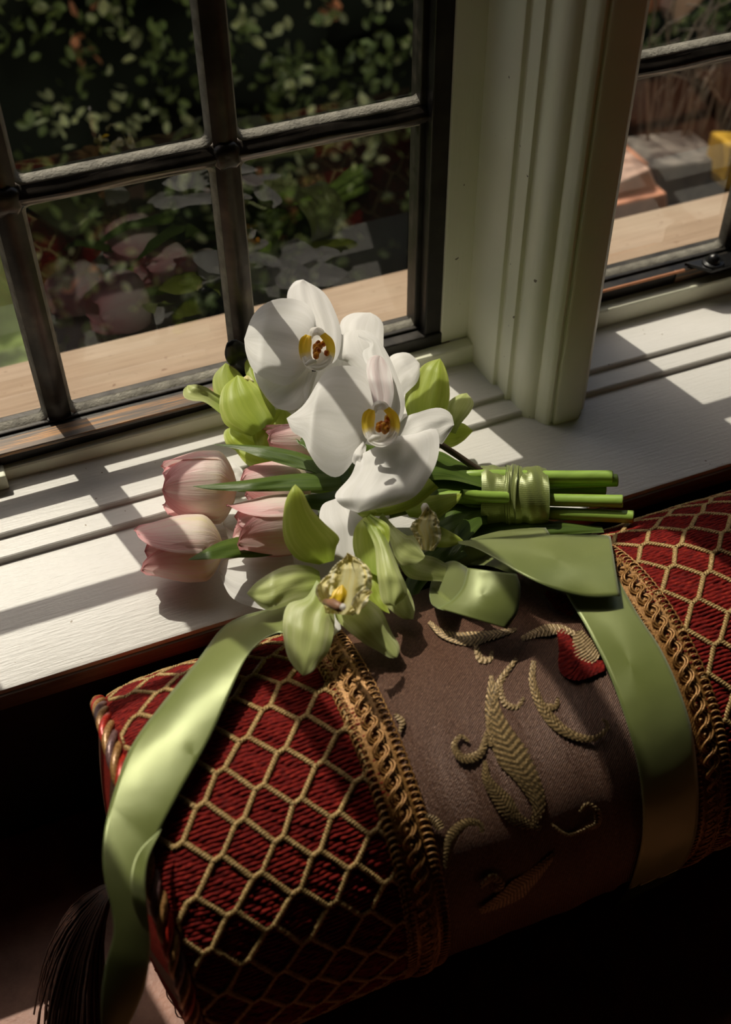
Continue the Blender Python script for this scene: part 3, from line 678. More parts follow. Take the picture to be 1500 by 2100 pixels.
motif('brocade_flower', [(1120, 1215), (1150, 1235), (1175, 1260)], [5, 18, 6], 'red', rf=12, n=60)

# ================================================================ RIBBON
rib_ = thing('satin_ribbon', 'olive green satin ribbon binding the stems, its tails draped over the cushion', 'ribbon', Z(1050, 1020, .012))
def rsheet(name, L, R, bow, surf='cyl', n=70, m_=15, cup=0, ruf=0, z=0, g=0, y0=0, rf=3, tilt=0):
    o = blade(name, L, R, M['ribbon'], rib_, surf=surf, bow=bow, n=n, mlat=m_, cup=cup, ruf=ruf, rf=rf, z=z, g=g, y0=y0, tilt=tilt)
    sm = o.modifiers.new('thickness', 'SOLIDIFY'); sm.thickness = .00025; return o
# left tail: from under the flowers, down over the bolster and off its end
rsheet('ribbon_tail', [(600, 1240), (540, 1252), (492, 1266), (452, 1292), (405, 1355), (335, 1440), (270, 1530), (232, 1630), (212, 1720), (212, 1790), (228, 1860), (233, 1915), (215, 1985), (207, 2060), (209, 2150)],
       [(585, 1300), (572, 1298), (540, 1313), (505, 1350), (470, 1425), (428, 1520), (375, 1615), (330, 1700), (300, 1765), (296, 1830), (305, 1890), (308, 1950), (298, 2020), (270, 2090), (240, 2150)],
       (24, 20, 14, 8, 6, 5, 5, 6, 9, 12, 14, 12, 10, 8, 8), cup=-2.5, ruf=1.2, rf=2)
rsheet('ribbon_fold', [(330, 1700), (285, 1745), (268, 1795), (272, 1850), (292, 1900)], [(331, 1702), (305, 1760), (298, 1810), (302, 1860), (308, 1915)], (8, 15, 18, 18, 14), n=30, m_=7)
# wide fold over the bolster
rsheet('ribbon_fold', [(940, 1110), (1000, 1104), (1080, 1098), (1160, 1096), (1235, 1097), (1253, 1100)], [(940, 1114), (985, 1128), (1060, 1172), (1130, 1205), (1200, 1224), (1272, 1222)],
       (34, 30, 26, 22, 19, 12), cup=-4, ruf=1.5, rf=2, n=50)
rsheet('ribbon_fold', [(965, 1105), (1010, 1092), (1060, 1082), (1120, 1082)], [(985, 1112), (1040, 1105), (1090, 1100), (1130, 1098)], (26, 24, 20, 16), n=20)
# right tail over the bolster
rsheet('ribbon_tail', [(1150, 1190), (1166, 1226), (1205, 1290), (1245, 1370), (1280, 1465), (1306, 1560), (1318, 1640), (1318, 1710), (1309, 1760), (1292, 1815), (1262, 1860)],
       [(1262, 1170), (1275, 1200), (1312, 1265), (1355, 1330), (1392, 1410), (1420, 1500), (1432, 1600), (1433, 1660), (1428, 1710), (1412, 1755), (1385, 1800)],
       (4, 5, 6, 5, 4.5, 4.2, 4, 4, 4, 4, 3), cup=-1.2, ruf=.9, rf=2, n=90)
# loop lying on the brocade: a band turned back on itself
rsheet('ribbon_loop', [(960, 1165), (948, 1205), (925, 1232), (898, 1247)], [(1060, 1178), (1068, 1205), (1062, 1255), (1040, 1290)], (36, 34, 28, 20), n=30, cup=-5)
rsheet('ribbon_loop', [(958, 1163), (930, 1150), (900, 1165), (882, 1205), (884, 1236), (898, 1248)], [(990, 1200), (975, 1215), (965, 1222), (950, 1240), (930, 1252), (910, 1252)], (30, 20, 10, 7, 9, 18), n=30)
rsheet('ribbon_loop', [(880, 1170), (930, 1130), (985, 1118), (1050, 1150)], [(900, 1200), (945, 1165), (1000, 1160), (1062, 1182)], (8, 6, 6, 9), n=24)

# the wrap round the stems: gathered band
A0, A1 = Z(984, 1018, .024), Z(1120, 1022, .024)
ax = (A1-A0); LW = np.linalg.norm(ax); ax /= LW
e2 = np.cross(ax, [0, 0, 1]); e2 /= np.linalg.norm(e2); e3 = np.cross(e2, ax)
def wrap(name, f0, f1, ra, rb, ph, sk=0.0, am=.0006):
    n, m_ = 96, 22; P = []; UV = []
    for i in range(n):
        a = 2*PI*i/(n-1); row = []
        for j in range(m_):
            t_ = j/(m_-1); f_ = f0+(f1-f0)*t_+sk*math.sin(a+ph)
            rr = 1+am/.02*(math.sin(3*PI*t_+ph+1.2*math.sin(a*2))+.45*math.sin(7*t_*PI+a*3+ph))
            row.append(A0+ax*LW*f_+rr*(ra*math.cos(a)*e2+rb*math.sin(a)*e3)); UV.append((t_, i/n*.25))
        P.append(row)
    V = np.array(P).reshape(-1, 3); F = [(i*m_+j, i*m_+j+1, (i+1)*m_+j+1, (i+1)*m_+j) for i in range(n-1) for j in range(m_-1)]
    mesh(name, V, F, M['ribbon'], rib_, uv=UV)
wrap('ribbon_wrap', 0, .62, .0205, .0200, .3); wrap('ribbon_wrap', .40, 1.0, .0203, .0205, 2.1, .02, .0007); wrap('ribbon_wrap', .40, .58, .0212, .0214, 4., .07, .0008)

# ================================================================ FLOWERS
def tulip(label, base, tip, rad, roll, open_=.40, stem=None, leaves=(), bend=0.0):
    b = Z(base[0], base[1], base[2]/1000); e = Z(tip[0], tip[1], tip[2]/1000); root = thing('tulip', label, 'flower', b, 'pale pink tulips of the bouquet')
    a = e-b; L = np.linalg.norm(a); a /= L; u = np.cross(a, [0, 0, 1]); u /= np.linalg.norm(u); v = np.cross(u, a); R = rad/1000
    for k in range(6):
        ph0 = roll+k*PI/3+(.12 if k % 2 else 0); outer = k % 2 == 0; n, m_ = 22, 13; V, UV = [], []
        Lk = L*(1.0 if outer else .94)*(1+.05*math.sin(k*2.3+roll)); rk = R*(1.0 if outer else .90)
        for i in range(n):
            s_ = i/(n-1); pr = math.sin(PI*min(1, (s_*.93+.0)**.62))**.75 if s_ > 0 else 0
            r_ = rk*(pr*(1-.0*s_))*(1-open_*max(0, s_-.35)**1.2) + (.10*R if s_ == 0 else 0)
            r_ = rk*(math.sin(PI/2*min(1, s_/.27))**.72)*(1-(open_+.06)*max(0, (s_-.42)/.58)**1.5)
            al = math.radians(70)*(max(0, 1-s_**4.2))**.5*(.6+.4*min(1, s_/.2))
            for j in range(m_):
                t_ = -1+2*j/(m_-1); an = ph0+al*t_
                rr = r_*(1+.05*t_*t_-.04*math.cos(3*PI*t_)*.5*s_)+(.0010*abs(t_)*(1 if j % 2 else .6)*s_ if outer else 0)+.0022*s_**5*(1 if outer else 0)
                z_ = Lk*s_-.0006*math.sin(t_*9+k)*s_
                V.append(b+a*z_+rr*(math.cos(an)*u+math.sin(an)*v)); UV.append(((t_+1)/2, s_))
        F = [(i*m_+j, i*m_+j+1, (i+1)*m_+j+1, (i+1)*m_+j) for i in range(n-1) for j in range(m_-1)]
        mesh('petal', V, F, M['tulip'], root, uv=UV)
    if stem: add_stem(root, stem, 'tulip_stem', b)
    for lf in leaves: blade('leaf', parent=root, mat=M['leaf_green'], **lf)
    return root
def add_stem(root, pts, mat, start=None, r=.0042):
    P = [Z(x, y, z/1000) for x, y, z in pts]
    if start is not None: P = [start]+P
    C_ = cat(np.array(P), 40); s = MB(); rr = [r*(.82+.18*min(1, k/12)) for k in range(40)]; rr[-1] = r*1.03
    s.tube(C_, rr, 12, cap=False); o = s.build('stem', M[mat], root, smooth=True)
    T = C_[-1]-C_[-2]; T /= np.linalg.norm(T); u = np.cross(T, [0, 0, 1]); u /= np.linalg.norm(u); v = np.cross(u, T); c_ = MB()
    P = [[C_[-1]+T*d+q*r*1.03*(math.cos(a)*u+math.sin(a)*v) for q, d in ((1, 0), (.9, .0007), (.4, .0003), (.02, -.0002))] for a in np.linspace(0, 2*PI, 13)[:-1]]
    c_.grid(np.array(P), True); c_.build('cut_end', M['stem_cut'], o, smooth=True); return o

tulip('pale pink tulip lying leftmost at the top, over the grooved sill', (488, 998, 34), (332, 1000, 36), 23.5, .35,
      stem=[(560, 1000, 30), (760, 990, 30), (900, 985, 32), (985, 992, 34), (1120, 990, 34), (1265, 985, 36)],
      leaves=[dict(L=[(700, 968), (600, 972), (500, 985), (440, 992), (396, 997)], R=[(700, 1006), (600, 1007), (520, 1008), (440, 1005), (396, 998)], z=66, bow=(0, 2, 4, 6, 2), cup=-3, n=30)])
tulip('pale pink tulip nearest the camera on the left, against the sill shadow', (460, 1122, 26), (288, 1128, 28), 21, 1.25,
      stem=[(560, 1110, 26), (760, 1060, 24), (900, 1030, 26), (985, 1045, 24), (1120, 1052, 22), (1298, 1060, 26)],
      leaves=[dict(L=[(600, 1105), (520, 1098), (460, 1108), (415, 1130), (387, 1147)], R=[(600, 1128), (540, 1142), (480, 1144), (430, 1147), (387, 1149)], z=36, bow=(0, 4, 10, 16, 12), cup=-3, n=30)])
tulip('pale pink tulip half hidden by the pointed green petal, pointing left', (632, 1070, 46), (476, 1085, 50), 18.5, .9, .3,
      stem=[(700, 1060, 40), (800, 1040, 34), (900, 1020, 34), (985, 1022, 34), (1120, 1025, 30), (1276, 1028, 34)])
tulip('small pale pink tulip tucked under the white orchid petal', (665, 905, 50), (542, 905, 54), 11.5, .2, .3,
      stem=[(760, 925, 36), (860, 950, 36), (940, 975, 38), (985, 975, 40), (1120, 978, 40), (1255, 978, 42)],
      leaves=[dict(L=[(690, 985), (640, 938), (570, 918), (500, 912), (440, 911)], R=[(640, 968), (600, 958), (540, 940), (490, 922), (440, 912)], z=66, bow=(0, 1, 3, 4, 1), cup=-2, n=30)])
tulip('pale pink tulip behind the long leaf, between its neighbours', (640, 1000, 40), (500, 1005, 44), 17, 1.9, .3,
      stem=[(760, 1010, 30), (900, 1005, 30), (985, 1005, 30), (1120, 1000, 28), (1240, 1003, 26)])
# more strap leaves running into the binding
lv = dict(mat=M['leaf_green'])
lf = thing('leaf_bunch', 'dark green strap leaves gathered just left of the ribbon binding', 'leaves', Z(920, 1030, .02))
for L, R, z, bow, cup in (
    ([(990, 968), (940, 945), (900, 925), (850, 930)], [(990, 1000), (930, 985), (880, 985), (840, 990)], 42, (0, 4, 6, 6), -3),
    ([(990, 985), (930, 960), (860, 965), (780, 1000)], [(990, 1030), (930, 1020), (860, 1030), (790, 1040)], 36, (0, 2, 3, 0), -3),
    ([(1000, 1020), (940, 1030), (900, 1060), (860, 1075)], [(1000, 1075), (950, 1085), (910, 1100), (870, 1095)], 28, (0, 1, 1, 0), -3),
    ([(985, 1046), (950, 1065), (915, 1110), (860, 1160)], [(990, 1075), (965, 1105), (930, 1150), (880, 1190)], 34, (0, 3, 3, -2), -2),
    ([(720, 990), (680, 1008), (620, 1015), (560, 1022)], [(725, 1045), (680, 1050), (620, 1040), (560, 1026)], 52, (0, 3, 3, 0), -3),
    ([(800, 1000), (750, 1010), (700, 1020), (650, 1035)], [(800, 1060), (750, 1060), (700, 1060), (655, 1060)], 44, (0, 2, 2, 0), -3),
    ([(740, 925), (705, 935), (684, 962), (683, 990)], [(780, 960), (745, 975), (715, 1000), (690, 1002)], 60, (0, 8, 12, 0), -4),
    ([(1235, 1080), (1120, 1068), (1040, 1070), (960, 1080)], [(1240, 1092), (1120, 1098), (1040, 1102), (970, 1105)], 20, (0, 0, 2, 2), -2),
    ([(620, 895), (616, 902), (612, 910), (606, 898)], [(660, 900), (650, 925), (640, 930), (630, 915)], 68, (0, 1, 1, 0), 0),
    ([(940, 1110), (900, 1120), (850, 1150), (830, 1200)], [(960, 1140), (920, 1160), (880, 1190), (850, 1230)], 20, (0, 1, 1, 0), -2)):
    blade('leaf', L, R, M['leaf_green'], lf, z=z, bow=bow, cup=cup, n=24)

def lobes(root, c, z, k=1.0):
    """moth orchid lip: two cupped side lobes, hood, callus, mid lobe"""
    x, y = c; d = lambda P: [(x+a*k, y+b*k) for a, b in P]
    B = dict(y0=y, g=.10)
    blade('lip_floor', d([(-24, -32), (-38, 0), (-30, 28), (0, 44)]), d([(22, -32), (36, 0), (28, 28), (4, 44)]), M['column_white'], root, z=z+1, bow=(2, 0, 0, 2), cup=3, **B)
    blade('lip_lobe', d([(-10, 40), (-33, 28), (-41, 2), (-38, -22), (-26, -32)]), d([(-4, 30), (-13, 16), (-15, 0), (-13, -14), (-14, -28)]), M['lobe'], root, z=z+5, bow=(0, 1, 3, 4, 6), cup=2, **B)
    blade('lip_lobe', d([(6, 42), (30, 30), (38, 4), (33, -20), (16, -36)]), d([(4, 32), (15, 18), (18, 2), (16, -12), (4, -28)]), M['lobe'], root, z=z+6, bow=(0, 1, 3, 5, 7), cup=2, **B)
    blade('mid_lobe', d([(-34, 18), (-26, 38), (0, 47), (24, 36), (33, 18)]), d([(-26, 14), (-18, 26), (-2, 31), (16, 24), (26, 12)]), M['column_white'], root, z=z+8, bow=(2, 1, 0, 1, 2), cup=1, **B)
    blade('column', d([(-20, -28), (-16, -44), (-2, -48), (12, -42), (18, -26)]), d([(-12, -22), (-8, -28), (0, -30), (6, -26), (10, -20)]), M['column_white'], root, z=z+10, bow=(0, 3, 4, 3, 0), cup=-2, **B)
    s = MB(); rs = random.Random(int(x))
    for q in range(14):
        p = Z(x+rs.uniform(-6, 20)*k, y+rs.uniform(-15, 16)*k, (z+7+rs.uniform(-1, 4))/1000); r = rs.uniform(.0014, .0027)*k
        P = [[p+r*np.array([math.sin(f)*math.cos(a), math.sin(f)*math.sin(a), 1.2*math.cos(f)]) for f in np.linspace(0.01, PI-.01, 7)] for a in np.linspace(0, 2*PI, 9)[:-1]]
        s.grid(np.array(P), True)
    s.build('callus', M['callus'], root, smooth=True)
    s = MB(); p0 = Z(x-4*k, y+26*k, (z+12)/1000); p1 = Z(x-26*k, y+34*k, (z+12)/1000)
    s.tube([p0, (p0+p1)/2+np.array([0, 0, .001]), p1], [.0012, .0021, .0012], 7); s.build('column_tip', M['column_white'], root, smooth=True)

f1 = thing('moth_orchid', 'large white moth orchid bloom at the top, facing the window bars', 'flower', Z(652, 715, .07), 'white moth orchids of the bouquet')
B = dict(y0=715, g=.10)
blade('petal', [(640, 690), (612, 655), (592, 625), (590, 600), (604, 578), (622, 573)], [(668, 755), (692, 735), (701, 690), (690, 645), (665, 600), (622, 573)], M['white_petal'], f1, z=78, bow=(0, -1, 0, 2, 3), cup=-3, n=24, mlat=13, **B)
blade('petal', [(640, 700), (648, 660), (632, 625), (595, 612), (555, 617), (520, 645), (501, 695)], [(636, 735), (625, 760), (590, 790), (550, 780), (520, 760), (505, 725), (501, 695)], M['white_petal'], f1, z=88, bow=(-4, 2, 5, 4, 0), cup=-4, ruf=1.2, rf=2, n=26, mlat=15, **B)
blade('petal', [(632, 725), (590, 715), (548, 720), (520, 745), (525, 780), (545, 815)], [(640, 760), (632, 800), (615, 835), (590, 842), (565, 835), (545, 815)], M['white_petal'], f1, z=80, bow=(-2, 1, 3, 2, -2), cup=-3, n=24, mlat=13, **B)
blade('petal', [(632, 762), (612, 800), (604, 828), (606, 845)], [(652, 762), (640, 800), (634, 835), (622, 852)], M['white_petal'], f1, z=80, bow=(0, 1, 1, 0), cup=-3, **B)
lobes(f1, (652, 716), 84, .95)
f2 = thing('moth_orchid', 'large white moth orchid bloom in the centre, its broad petal hanging forward', 'flower', Z(785, 872, .08), 'white moth orchids of the bouquet')
B = dict(y0=870, g=.10)
blade('petal', [(765, 835), (772, 790), (768, 770), (748, 740), (745, 720), (760, 708), (735, 690)], [(812, 880), (828, 848), (830, 815), (815, 770), (798, 730), (770, 690), (735, 685)], M['white_petal'], f2, z=88, bow=(0, 1, 2, 1, -3), cup=-3, n=26, mlat=13, **B)
blade('petal', [(770, 845), (760, 800), (752, 765), (755, 738), (768, 728), (780, 730)], [(800, 845), (808, 810), (806, 780), (800, 755), (790, 737), (780, 730)], M['blush_petal'], f2, z=93, bow=(0, 2, 3, 2, 0), cup=-2, n=20, **B)
blade('petal', [(752, 905), (700, 975), (660, 965), (632, 925), (622, 900), (600, 885), (588, 858)], [(768, 840), (768, 795), (745, 758), (700, 750), (665, 765), (625, 828), (588, 858)], M['white_petal'], f2, z=90, bow=(-4, 1, 4, 3, 1, 0), cup=-5, ruf=1.5, rf=2, n=30, mlat=17, **B)
blade('petal', [(735, 935), (720, 975), (690, 1010), (690, 1025), (705, 1040), (735, 1052)], [(810, 895), (850, 890), (895, 880), (900, 930), (880, 980), (840, 1025), (735, 1052)], M['white_petal'], f2, z=92, bow=(-2, 2, 4, 4, 1), cup=-6, ruf=1, rf=2, n=30, mlat=17, **B)
blade('petal', [(790, 925), (825, 862), (860, 845), (900, 836), (925, 848), (932, 872)], [(800, 940), (850, 925), (890, 905), (905, 912), (918, 895), (932, 872)], M['white_petal'], f2, z=82, bow=(0, 3, 4, 3, 0), cup=-3, n=22, mlat=13, **B)
blade('petal', [(745, 905), (728, 925), (722, 945), (730, 955)], [(752, 915), (750, 930), (745, 950), (738, 958)], M['white_petal'], f2, z=88, bow=(0, 2, 2, 0), cup=-2, **B)
lobes(f2, (783, 870), 94, 1.0)
add_stem(f2, [(830, 900, 72), (860, 880, 66), (905, 912, 58), (940, 935, 50), (985, 965, 42), (1030, 985, 36)], 'orchid_stem', None, .0021)
f3 = thing('moth_orchid', 'white moth orchid bloom mostly hidden behind the two large ones', 'flower', Z(760, 720, .05), 'white moth orchids of the bouquet')
B = dict(y0=700, g=.10)
blade('petal', [(745, 735), (715, 705), (698, 678), (702, 655), (725, 642), (760, 641)], [(780, 760), (786, 725), (787, 690), (786, 665), (776, 650), (760, 641)], M['white_petal'], f3, z=66, bow=(0, 1, 2, 0), cup=-3, n=20, **B)
blade('petal', [(770, 800), (715, 745), (692, 735), (690, 705), (705, 685), (730, 676)], [(815, 790), (800, 745), (782, 705), (765, 685), (748, 678), (730, 676)], M['white_petal'], f3, z=74, bow=(0, 1, 2, 1), cup=-3, n=20, **B)
blade('petal', [(662, 740), (640, 780), (645, 820), (665, 840)], [(725, 725), (735, 760), (720, 800), (690, 835)], M['white_petal'], f3, z=66, bow=(0, 1, 1, 0), cup=-2, n=16, **B)
blade('petal', [(790, 760), (800, 732), (822, 723), (842, 726), (861, 745)], [(825, 815), (840, 800), (855, 785), (862, 765), (861, 745)], M['white_petal'], f3, z=64, bow=(0, 2, 2, 0), cup=-2, n=20, **B)
f4 = thing('moth_orchid', 'white moth orchid bloom face down under the tulips and green orchids', 'flower', Z(600, 1180, .015), 'white moth orchids of the bouquet')
B = dict(y0=1180, g=.03)
blade('petal', [(600, 1140), (560, 1138), (500, 1142), (462, 1148), (448, 1170)], [(620, 1230), (585, 1252), (530, 1248), (475, 1225), (448, 1170)], M['white_petal'], f4, z=22, bow=(6, 5, 4, 0, -2), cup=-3, n=24, mlat=13, **B)
blade('petal', [(600, 1130), (570, 1110), (520, 1095), (490, 1095), (460, 1078), (458, 1060)], [(610, 1170), (570, 1165), (525, 1150), (495, 1140), (470, 1110), (458, 1060)], M['white_petal'], f4, z=18, bow=(6, 4, 2, 0, 0), cup=-2, n=22, **B)
blade('petal', [(700, 1145), (672, 1130), (665, 1090), (655, 1065), (662, 1035), (690, 1022)], [(750, 1160), (765, 1110), (760, 1060), (740, 1030), (720, 1020), (690, 1022)], M['white_petal'], f4, z=58, bow=(0, 2, 3, 0), cup=-4, n=22, mlat=13, y0=1100, g=.08)
blade('petal', [(720, 1120), (760, 1060), (790, 1040)], [(700, 1160), (740, 1150), (780, 1100), (800, 1060)], M['white_petal'], f4, z=50, bow=(0, 2, 0), cup=-2, n=16, y0=1100, g=.08)
blade('petal', [(640, 1200), (670, 1210), (690, 1240), (700, 1290)], [(600, 1230), (640, 1290), (680, 1305), (700, 1290)], M['white_petal'], f4, z=52, bow=(0, 2, 0), cup=-2, n=16, y0=1100, g=.03)
blade('petal', [(452, 950), (480, 948), (500, 965)], [(480, 990), (500, 985), (520, 975)], M['white_petal'], f4, z=26, bow=(0, 4, 2), cup=-2, n=14, y0=970, g=.03)

# green cymbidium orchids
f5 = thing('cymbidium', 'green cymbidium orchid at the front with an open frilled cream lip', 'flower', Z(700, 1190, .055), 'green cymbidium orchids of the bouquet')
G = dict(y0=1190, g=.09)
P_, LM = M['pale_petal'], M['lime_petal']
blade('petal', [(655, 1158), (612, 1148), (588, 1120), (580, 1085), (584, 1035), (596, 1005), (606, 993)], [(685, 1150), (690, 1122), (696, 1102), (668, 1075), (640, 1045), (622, 1010), (606, 993)], LM, f5, z=72, bow=(-4, 1, 4, 6, 5), cup=-6, n=26, mlat=13, **G)
blade('petal', [(655, 1172), (632, 1160), (590, 1160), (555, 1175), (525, 1195), (506, 1217)], [(660, 1205), (640, 1225), (605, 1235), (565, 1250), (540, 1248), (506, 1217)], P_, f5, z=66, bow=(-3, 3, 6, 3, 0), cup=-5, n=24, mlat=13, **G)
blade('petal', [(650, 1190), (628, 1225), (590, 1240), (580, 1285), (588, 1340), (605, 1370), (622, 1386)], [(675, 1215), (685, 1255), (686, 1290), (675, 1335), (655, 1360), (640, 1378), (622, 1386)], P_, f5, z=72, bow=(0, 1, 4, 4, 2, 0), cup=-5, n=26, mlat=13, **G)
blade('petal', [(690, 1225), (688, 1265), (710, 1290), (745, 1318), (775, 1335), (800, 1349), (815, 1348)], [(730, 1215), (765, 1235), (785, 1255), (803, 1295), (818, 1320), (820, 1336), (815, 1348)], P_, f5, z=66, bow=(0, 2, 4, 4, 2, 0), cup=-4, n=26, mlat=13, **G)
def cymb_lip(root, L, R, z, g, y0, cent, k=1.0):
    blade('lip', L, R, M['lip_cream'], root, z=z, g=g, y0=y0, bow=(0, 2, 4, 3, 4), cup=-3, ruf=4.2*k, rf=8, n=64, mlat=33)
blade('lip_lobe', [(672, 1245), (652, 1230), (648, 1205), (660, 1190), (672, 1180)], [(690, 1245), (678, 1222), (672, 1205), (676, 1192), (684, 1182)], M['lip_cream'], f5, z=84, bow=(0, 4, 6, 3), cup=2, ruf=1.6, rf=5, n=30, **G)
cymb_lip(f5, [(668, 1258), (662, 1215), (672, 1180), (685, 1160), (705, 1145), (712, 1133)], [(725, 1262), (752, 1240), (762, 1205), (762, 1175), (742, 1150), (712, 1133)], 80, .09, 1190, (705, 1200))
blade('lip_lobe', [(735, 1262), (745, 1240), (755, 1225), (765, 1215)], [(720, 1240), (728, 1222), (740, 1212), (760, 1208)], M['lip_cream'], f5, z=90, bow=(0, 2, 3, 0), cup=2, ruf=1.5, rf=4, n=24, **G)
blade('throat', [(672, 1235), (685, 1212), (700, 1200)], [(705, 1240), (712, 1215), (702, 1198)], M['yolk_yellow'], f5, z=89, bow=(0, 1, 0), cup=-2, n=14, **G)
s = MB(); p0 = Z(668, 1235, .086); p1 = Z(697, 1246, .098); s.tube([p0, p0*.5+p1*.5+np.array([0, 0, .001]), p1, p1+(p1-p0)*.08], [.0018, .0028, .0026, .0005], 12); s.build('column', M['column_maroon'], f5, smooth=True)
s = MB(); pc = p1+np.array([.0004, -.0012, .0022]); s.tube([pc, pc+(p1-p0)*.12, pc+(p1-p0)*.24], [.0008, .0019, .0006], 8); s.build('anther_cap', M['column_white'], f5, smooth=True)

f6 = thing('cymbidium', 'pale green cymbidium orchid with rolled petals right of the frilled lip', 'flower', Z(780, 1150, .05), 'green cymbidium orchids of the bouquet')
G = dict(y0=1150, g=.08)
blade('petal', [(735, 1160), (724, 1120), (728, 1085), (742, 1065), (750, 1060)], [(790, 1190), (795, 1150), (790, 1110), (770, 1075), (750, 1060)], LM, f6, z=66, bow=(0, 1, 3, 2), cup=-3, n=22, **G)
blade('petal', [(745, 1068), (768, 1120), (774, 1180), (785, 1235), (810, 1243)], [(788, 1090), (800, 1120), (820, 1170), (836, 1215), (810, 1243)], P_, f6, z=76, bow=(0, 2, 6, 6, 2), cup=-6, n=26, mlat=13, **G)
blade('petal', [(770, 1220), (800, 1250), (825, 1268), (848, 1270)], [(790, 1180), (830, 1200), (845, 1225), (851, 1250), (848, 1270)], P_, f6, z=60, bow=(0, 2, 3, 0), cup=-3, n=20, **G)
blade('petal', [(752, 1062), (775, 1090), (785, 1110), (790, 1140)], [(760, 1054), (795, 1075), (800, 1100), (792, 1140)], LM, f6, z=72, bow=(0, 3, 3, 0), cup=3, n=18, **G)
blade('petal', [(740, 1160), (735, 1200), (760, 1240), (790, 1255)], [(770, 1160), (780, 1200), (790, 1230), (800, 1258)], LM, f6, z=62, bow=(0, 1, 1, 0), cup=-2, n=18, **G)
f7 = thing('cymbidium', 'shaded green cymbidium orchid beside the ribbon loop, small ruffled lip upright', 'flower', Z(840, 1110, .045), 'green cymbidium orchids of the bouquet')
G = dict(y0=1100, g=.08)
blade('petal', [(778, 1062), (800, 1110), (815, 1155), (850, 1157), (870, 1145)], [(785, 1052), (810, 1080), (835, 1098), (850, 1100), (872, 1140)], P_, f7, z=64, bow=(0, 3, 4, 2, 0), cup=-3, n=22, **G)
blade('petal', [(815, 1150), (840, 1185), (900, 1192), (925, 1190), (950, 1175)], [(850, 1135), (890, 1142), (920, 1158), (935, 1158), (950, 1172)], P_, f7, z=50, bow=(0, 2, 4, 3, 0), cup=-3, n=22, **G)
blade('petal', [(895, 1122), (915, 1123), (935, 1118), (950, 1110)], [(895, 1075), (915, 1085), (938, 1098), (950, 1108)], LM, f7, z=46, bow=(0, 2, 2, 0), cup=-2, n=18, **G)
blade('petal', [(840, 1060), (890, 1066), (915, 1052), (940, 1030), (947, 1014)], [(820, 1030), (870, 1018), (910, 1014), (930, 1012), (947, 1012)], LM, f7, z=50, bow=(0, 2, 3, 1, 0), cup=-3, n=22, **G)
blade('petal', [(740, 1055), (790, 1058), (850, 1040), (900, 1000)], [(750, 1035), (790, 1035), (840, 1015), (880, 980)], LM, f7, z=62, bow=(0, 2, 2, 0), cup=-2, n=20, **G)
blade('petal', [(730, 1050), (745, 1062), (760, 1060)], [(760, 1040), (775, 1050), (765, 1062)], LM, f7, z=66, bow=(0, 1, 0), n=10, **G)
cymb_lip(f7, [(865, 1128), (850, 1100), (842, 1078), (860, 1060), (875, 1040)], [(890, 1130), (905, 1105), (903, 1080), (895, 1055), (877, 1038)], 62, .12, 1100, (875, 1080), .7)
s = MB(); p = [Z(873, 1050, .070), Z(872, 1040, .073), Z(872, 1033, .075)]; s.tube(p, [.0022, .0026, .0014], 8); s.build('column', M['column_white'], f7, smooth=True)
add_stem(f7, [(947, 1013, 46), (985, 1018, 42), (1040, 1020, 38)], 'tulip_stem', None, .0038)

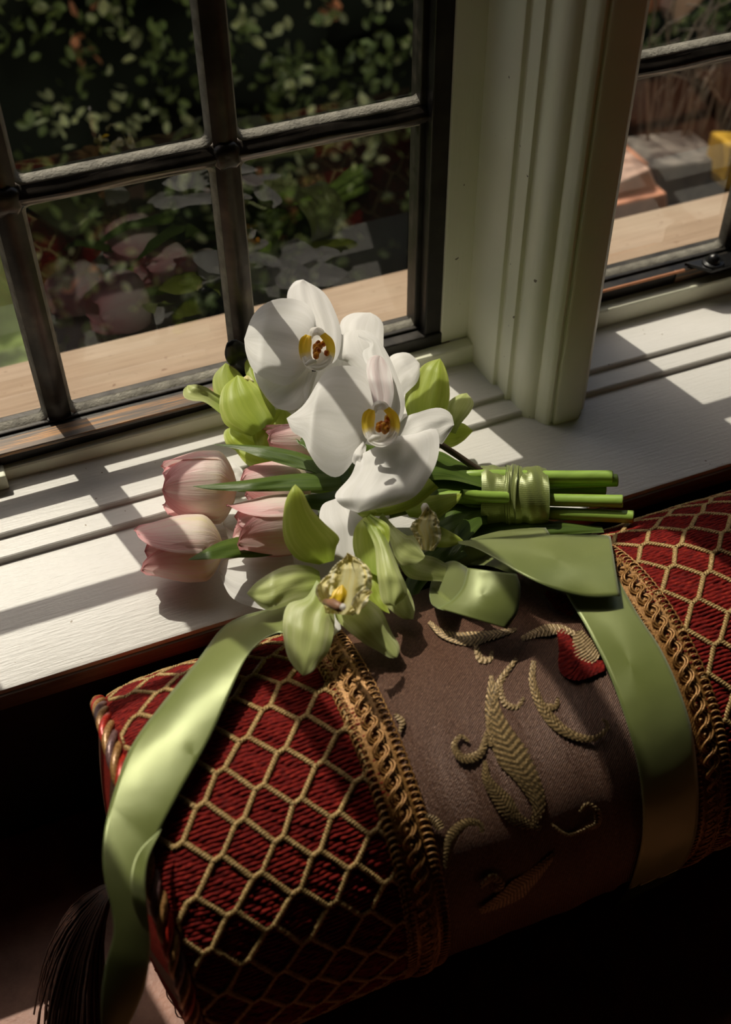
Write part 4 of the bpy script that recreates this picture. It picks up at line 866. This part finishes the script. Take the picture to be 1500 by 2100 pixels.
f8 = thing('cymbidium', 'lime green cymbidium orchid at the upper left, backlit against the window', 'flower', Z(510, 850, .04), 'green cymbidium orchids of the bouquet')
G = dict(y0=840, g=.10)
blade('petal', [(490, 845), (445, 815), (436, 785), (442, 765), (463, 744)], [(530, 830), (510, 795), (500, 775), (485, 758), (463, 744)], LM, f8, z=54, bow=(0, 1, 2, 2), cup=-3, n=20, **G)
blade('petal', [(452, 848), (420, 825), (395, 822), (378, 815), (376, 800), (385, 790)], [(460, 815), (440, 805), (425, 795), (410, 790), (400, 788), (385, 790)], P_, f8, z=56, bow=(0, 2, 5, 6, 4), cup=3, n=20, **G)
blade('petal', [(515, 895), (480, 882), (458, 865), (450, 830), (458, 795), (487, 769)], [(555, 870), (566, 845), (552, 815), (535, 795), (512, 778), (487, 769)], LM, f8, z=62, bow=(0, 1, 3, 3, 1), cup=-4, n=24, mlat=13, **G)
blade('petal', [(525, 918), (517, 890), (520, 865), (545, 845), (580, 838)], [(575, 915), (600, 895), (605, 870), (598, 850), (580, 838)], LM, f8, z=58, bow=(0, 2, 2, 0), cup=-3, n=20, **G)
blade('petal', [(500, 930), (468, 915), (459, 895), (462, 882), (475, 876)], [(540, 905), (520, 890), (505, 882), (490, 878), (475, 876)], LM, f8, z=36, bow=(0, 2, 2, 0), cup=-3, n=18, **G)
blade('petal', [(630, 935), (560, 935), (510, 920), (478, 915)], [(620, 975), (560, 968), (510, 955), (478, 917)], LM, f8, z=38, bow=(0, 2, 2, 0), cup=-3, n=20, **G)
blade('petal', [(540, 820), (520, 800), (505, 770), (502, 745), (510, 735)], [(580, 800), (555, 780), (535, 755), (525, 740), (510, 735)], LM, f8, z=58, bow=(0, 1, 1, 0), cup=-2, n=18, **G)
blade('lip', [(505, 782), (498, 776), (505, 770)], [(525, 792), (520, 780), (510, 770)], M['lip_cream'], f8, z=62, bow=(0, 2, 0), cup=-2, n=10, **G)
f9 = thing('cymbidium', 'lime green cymbidium orchid at the right, upright before the white post', 'flower', Z(880, 850, .035), 'green cymbidium orchids of the bouquet')
G = dict(y0=850, g=.12)
blade('petal', [(838, 860), (830, 820), (842, 785), (862, 755), (880, 742), (903, 735)], [(905, 862), (918, 838), (923, 810), (920, 775), (912, 750), (903, 735)], LM, f9, z=46, bow=(0, 1, 3, 2), cup=-4, n=24, mlat=13, **G)
blade('petal', [(900, 880), (915, 845), (920, 825), (940, 810), (958, 806)], [(935, 890), (945, 870), (965, 845), (972, 825), (958, 806)], P_, f9, z=38, bow=(0, 3, 3, 0), cup=-3, n=20, **G)
blade('petal', [(890, 920), (925, 918), (950, 905), (970, 885)], [(900, 880), (925, 870), (950, 868), (970, 883)], LM, f9, z=32, bow=(0, 2, 2, 0), cup=-3, n=20, **G)
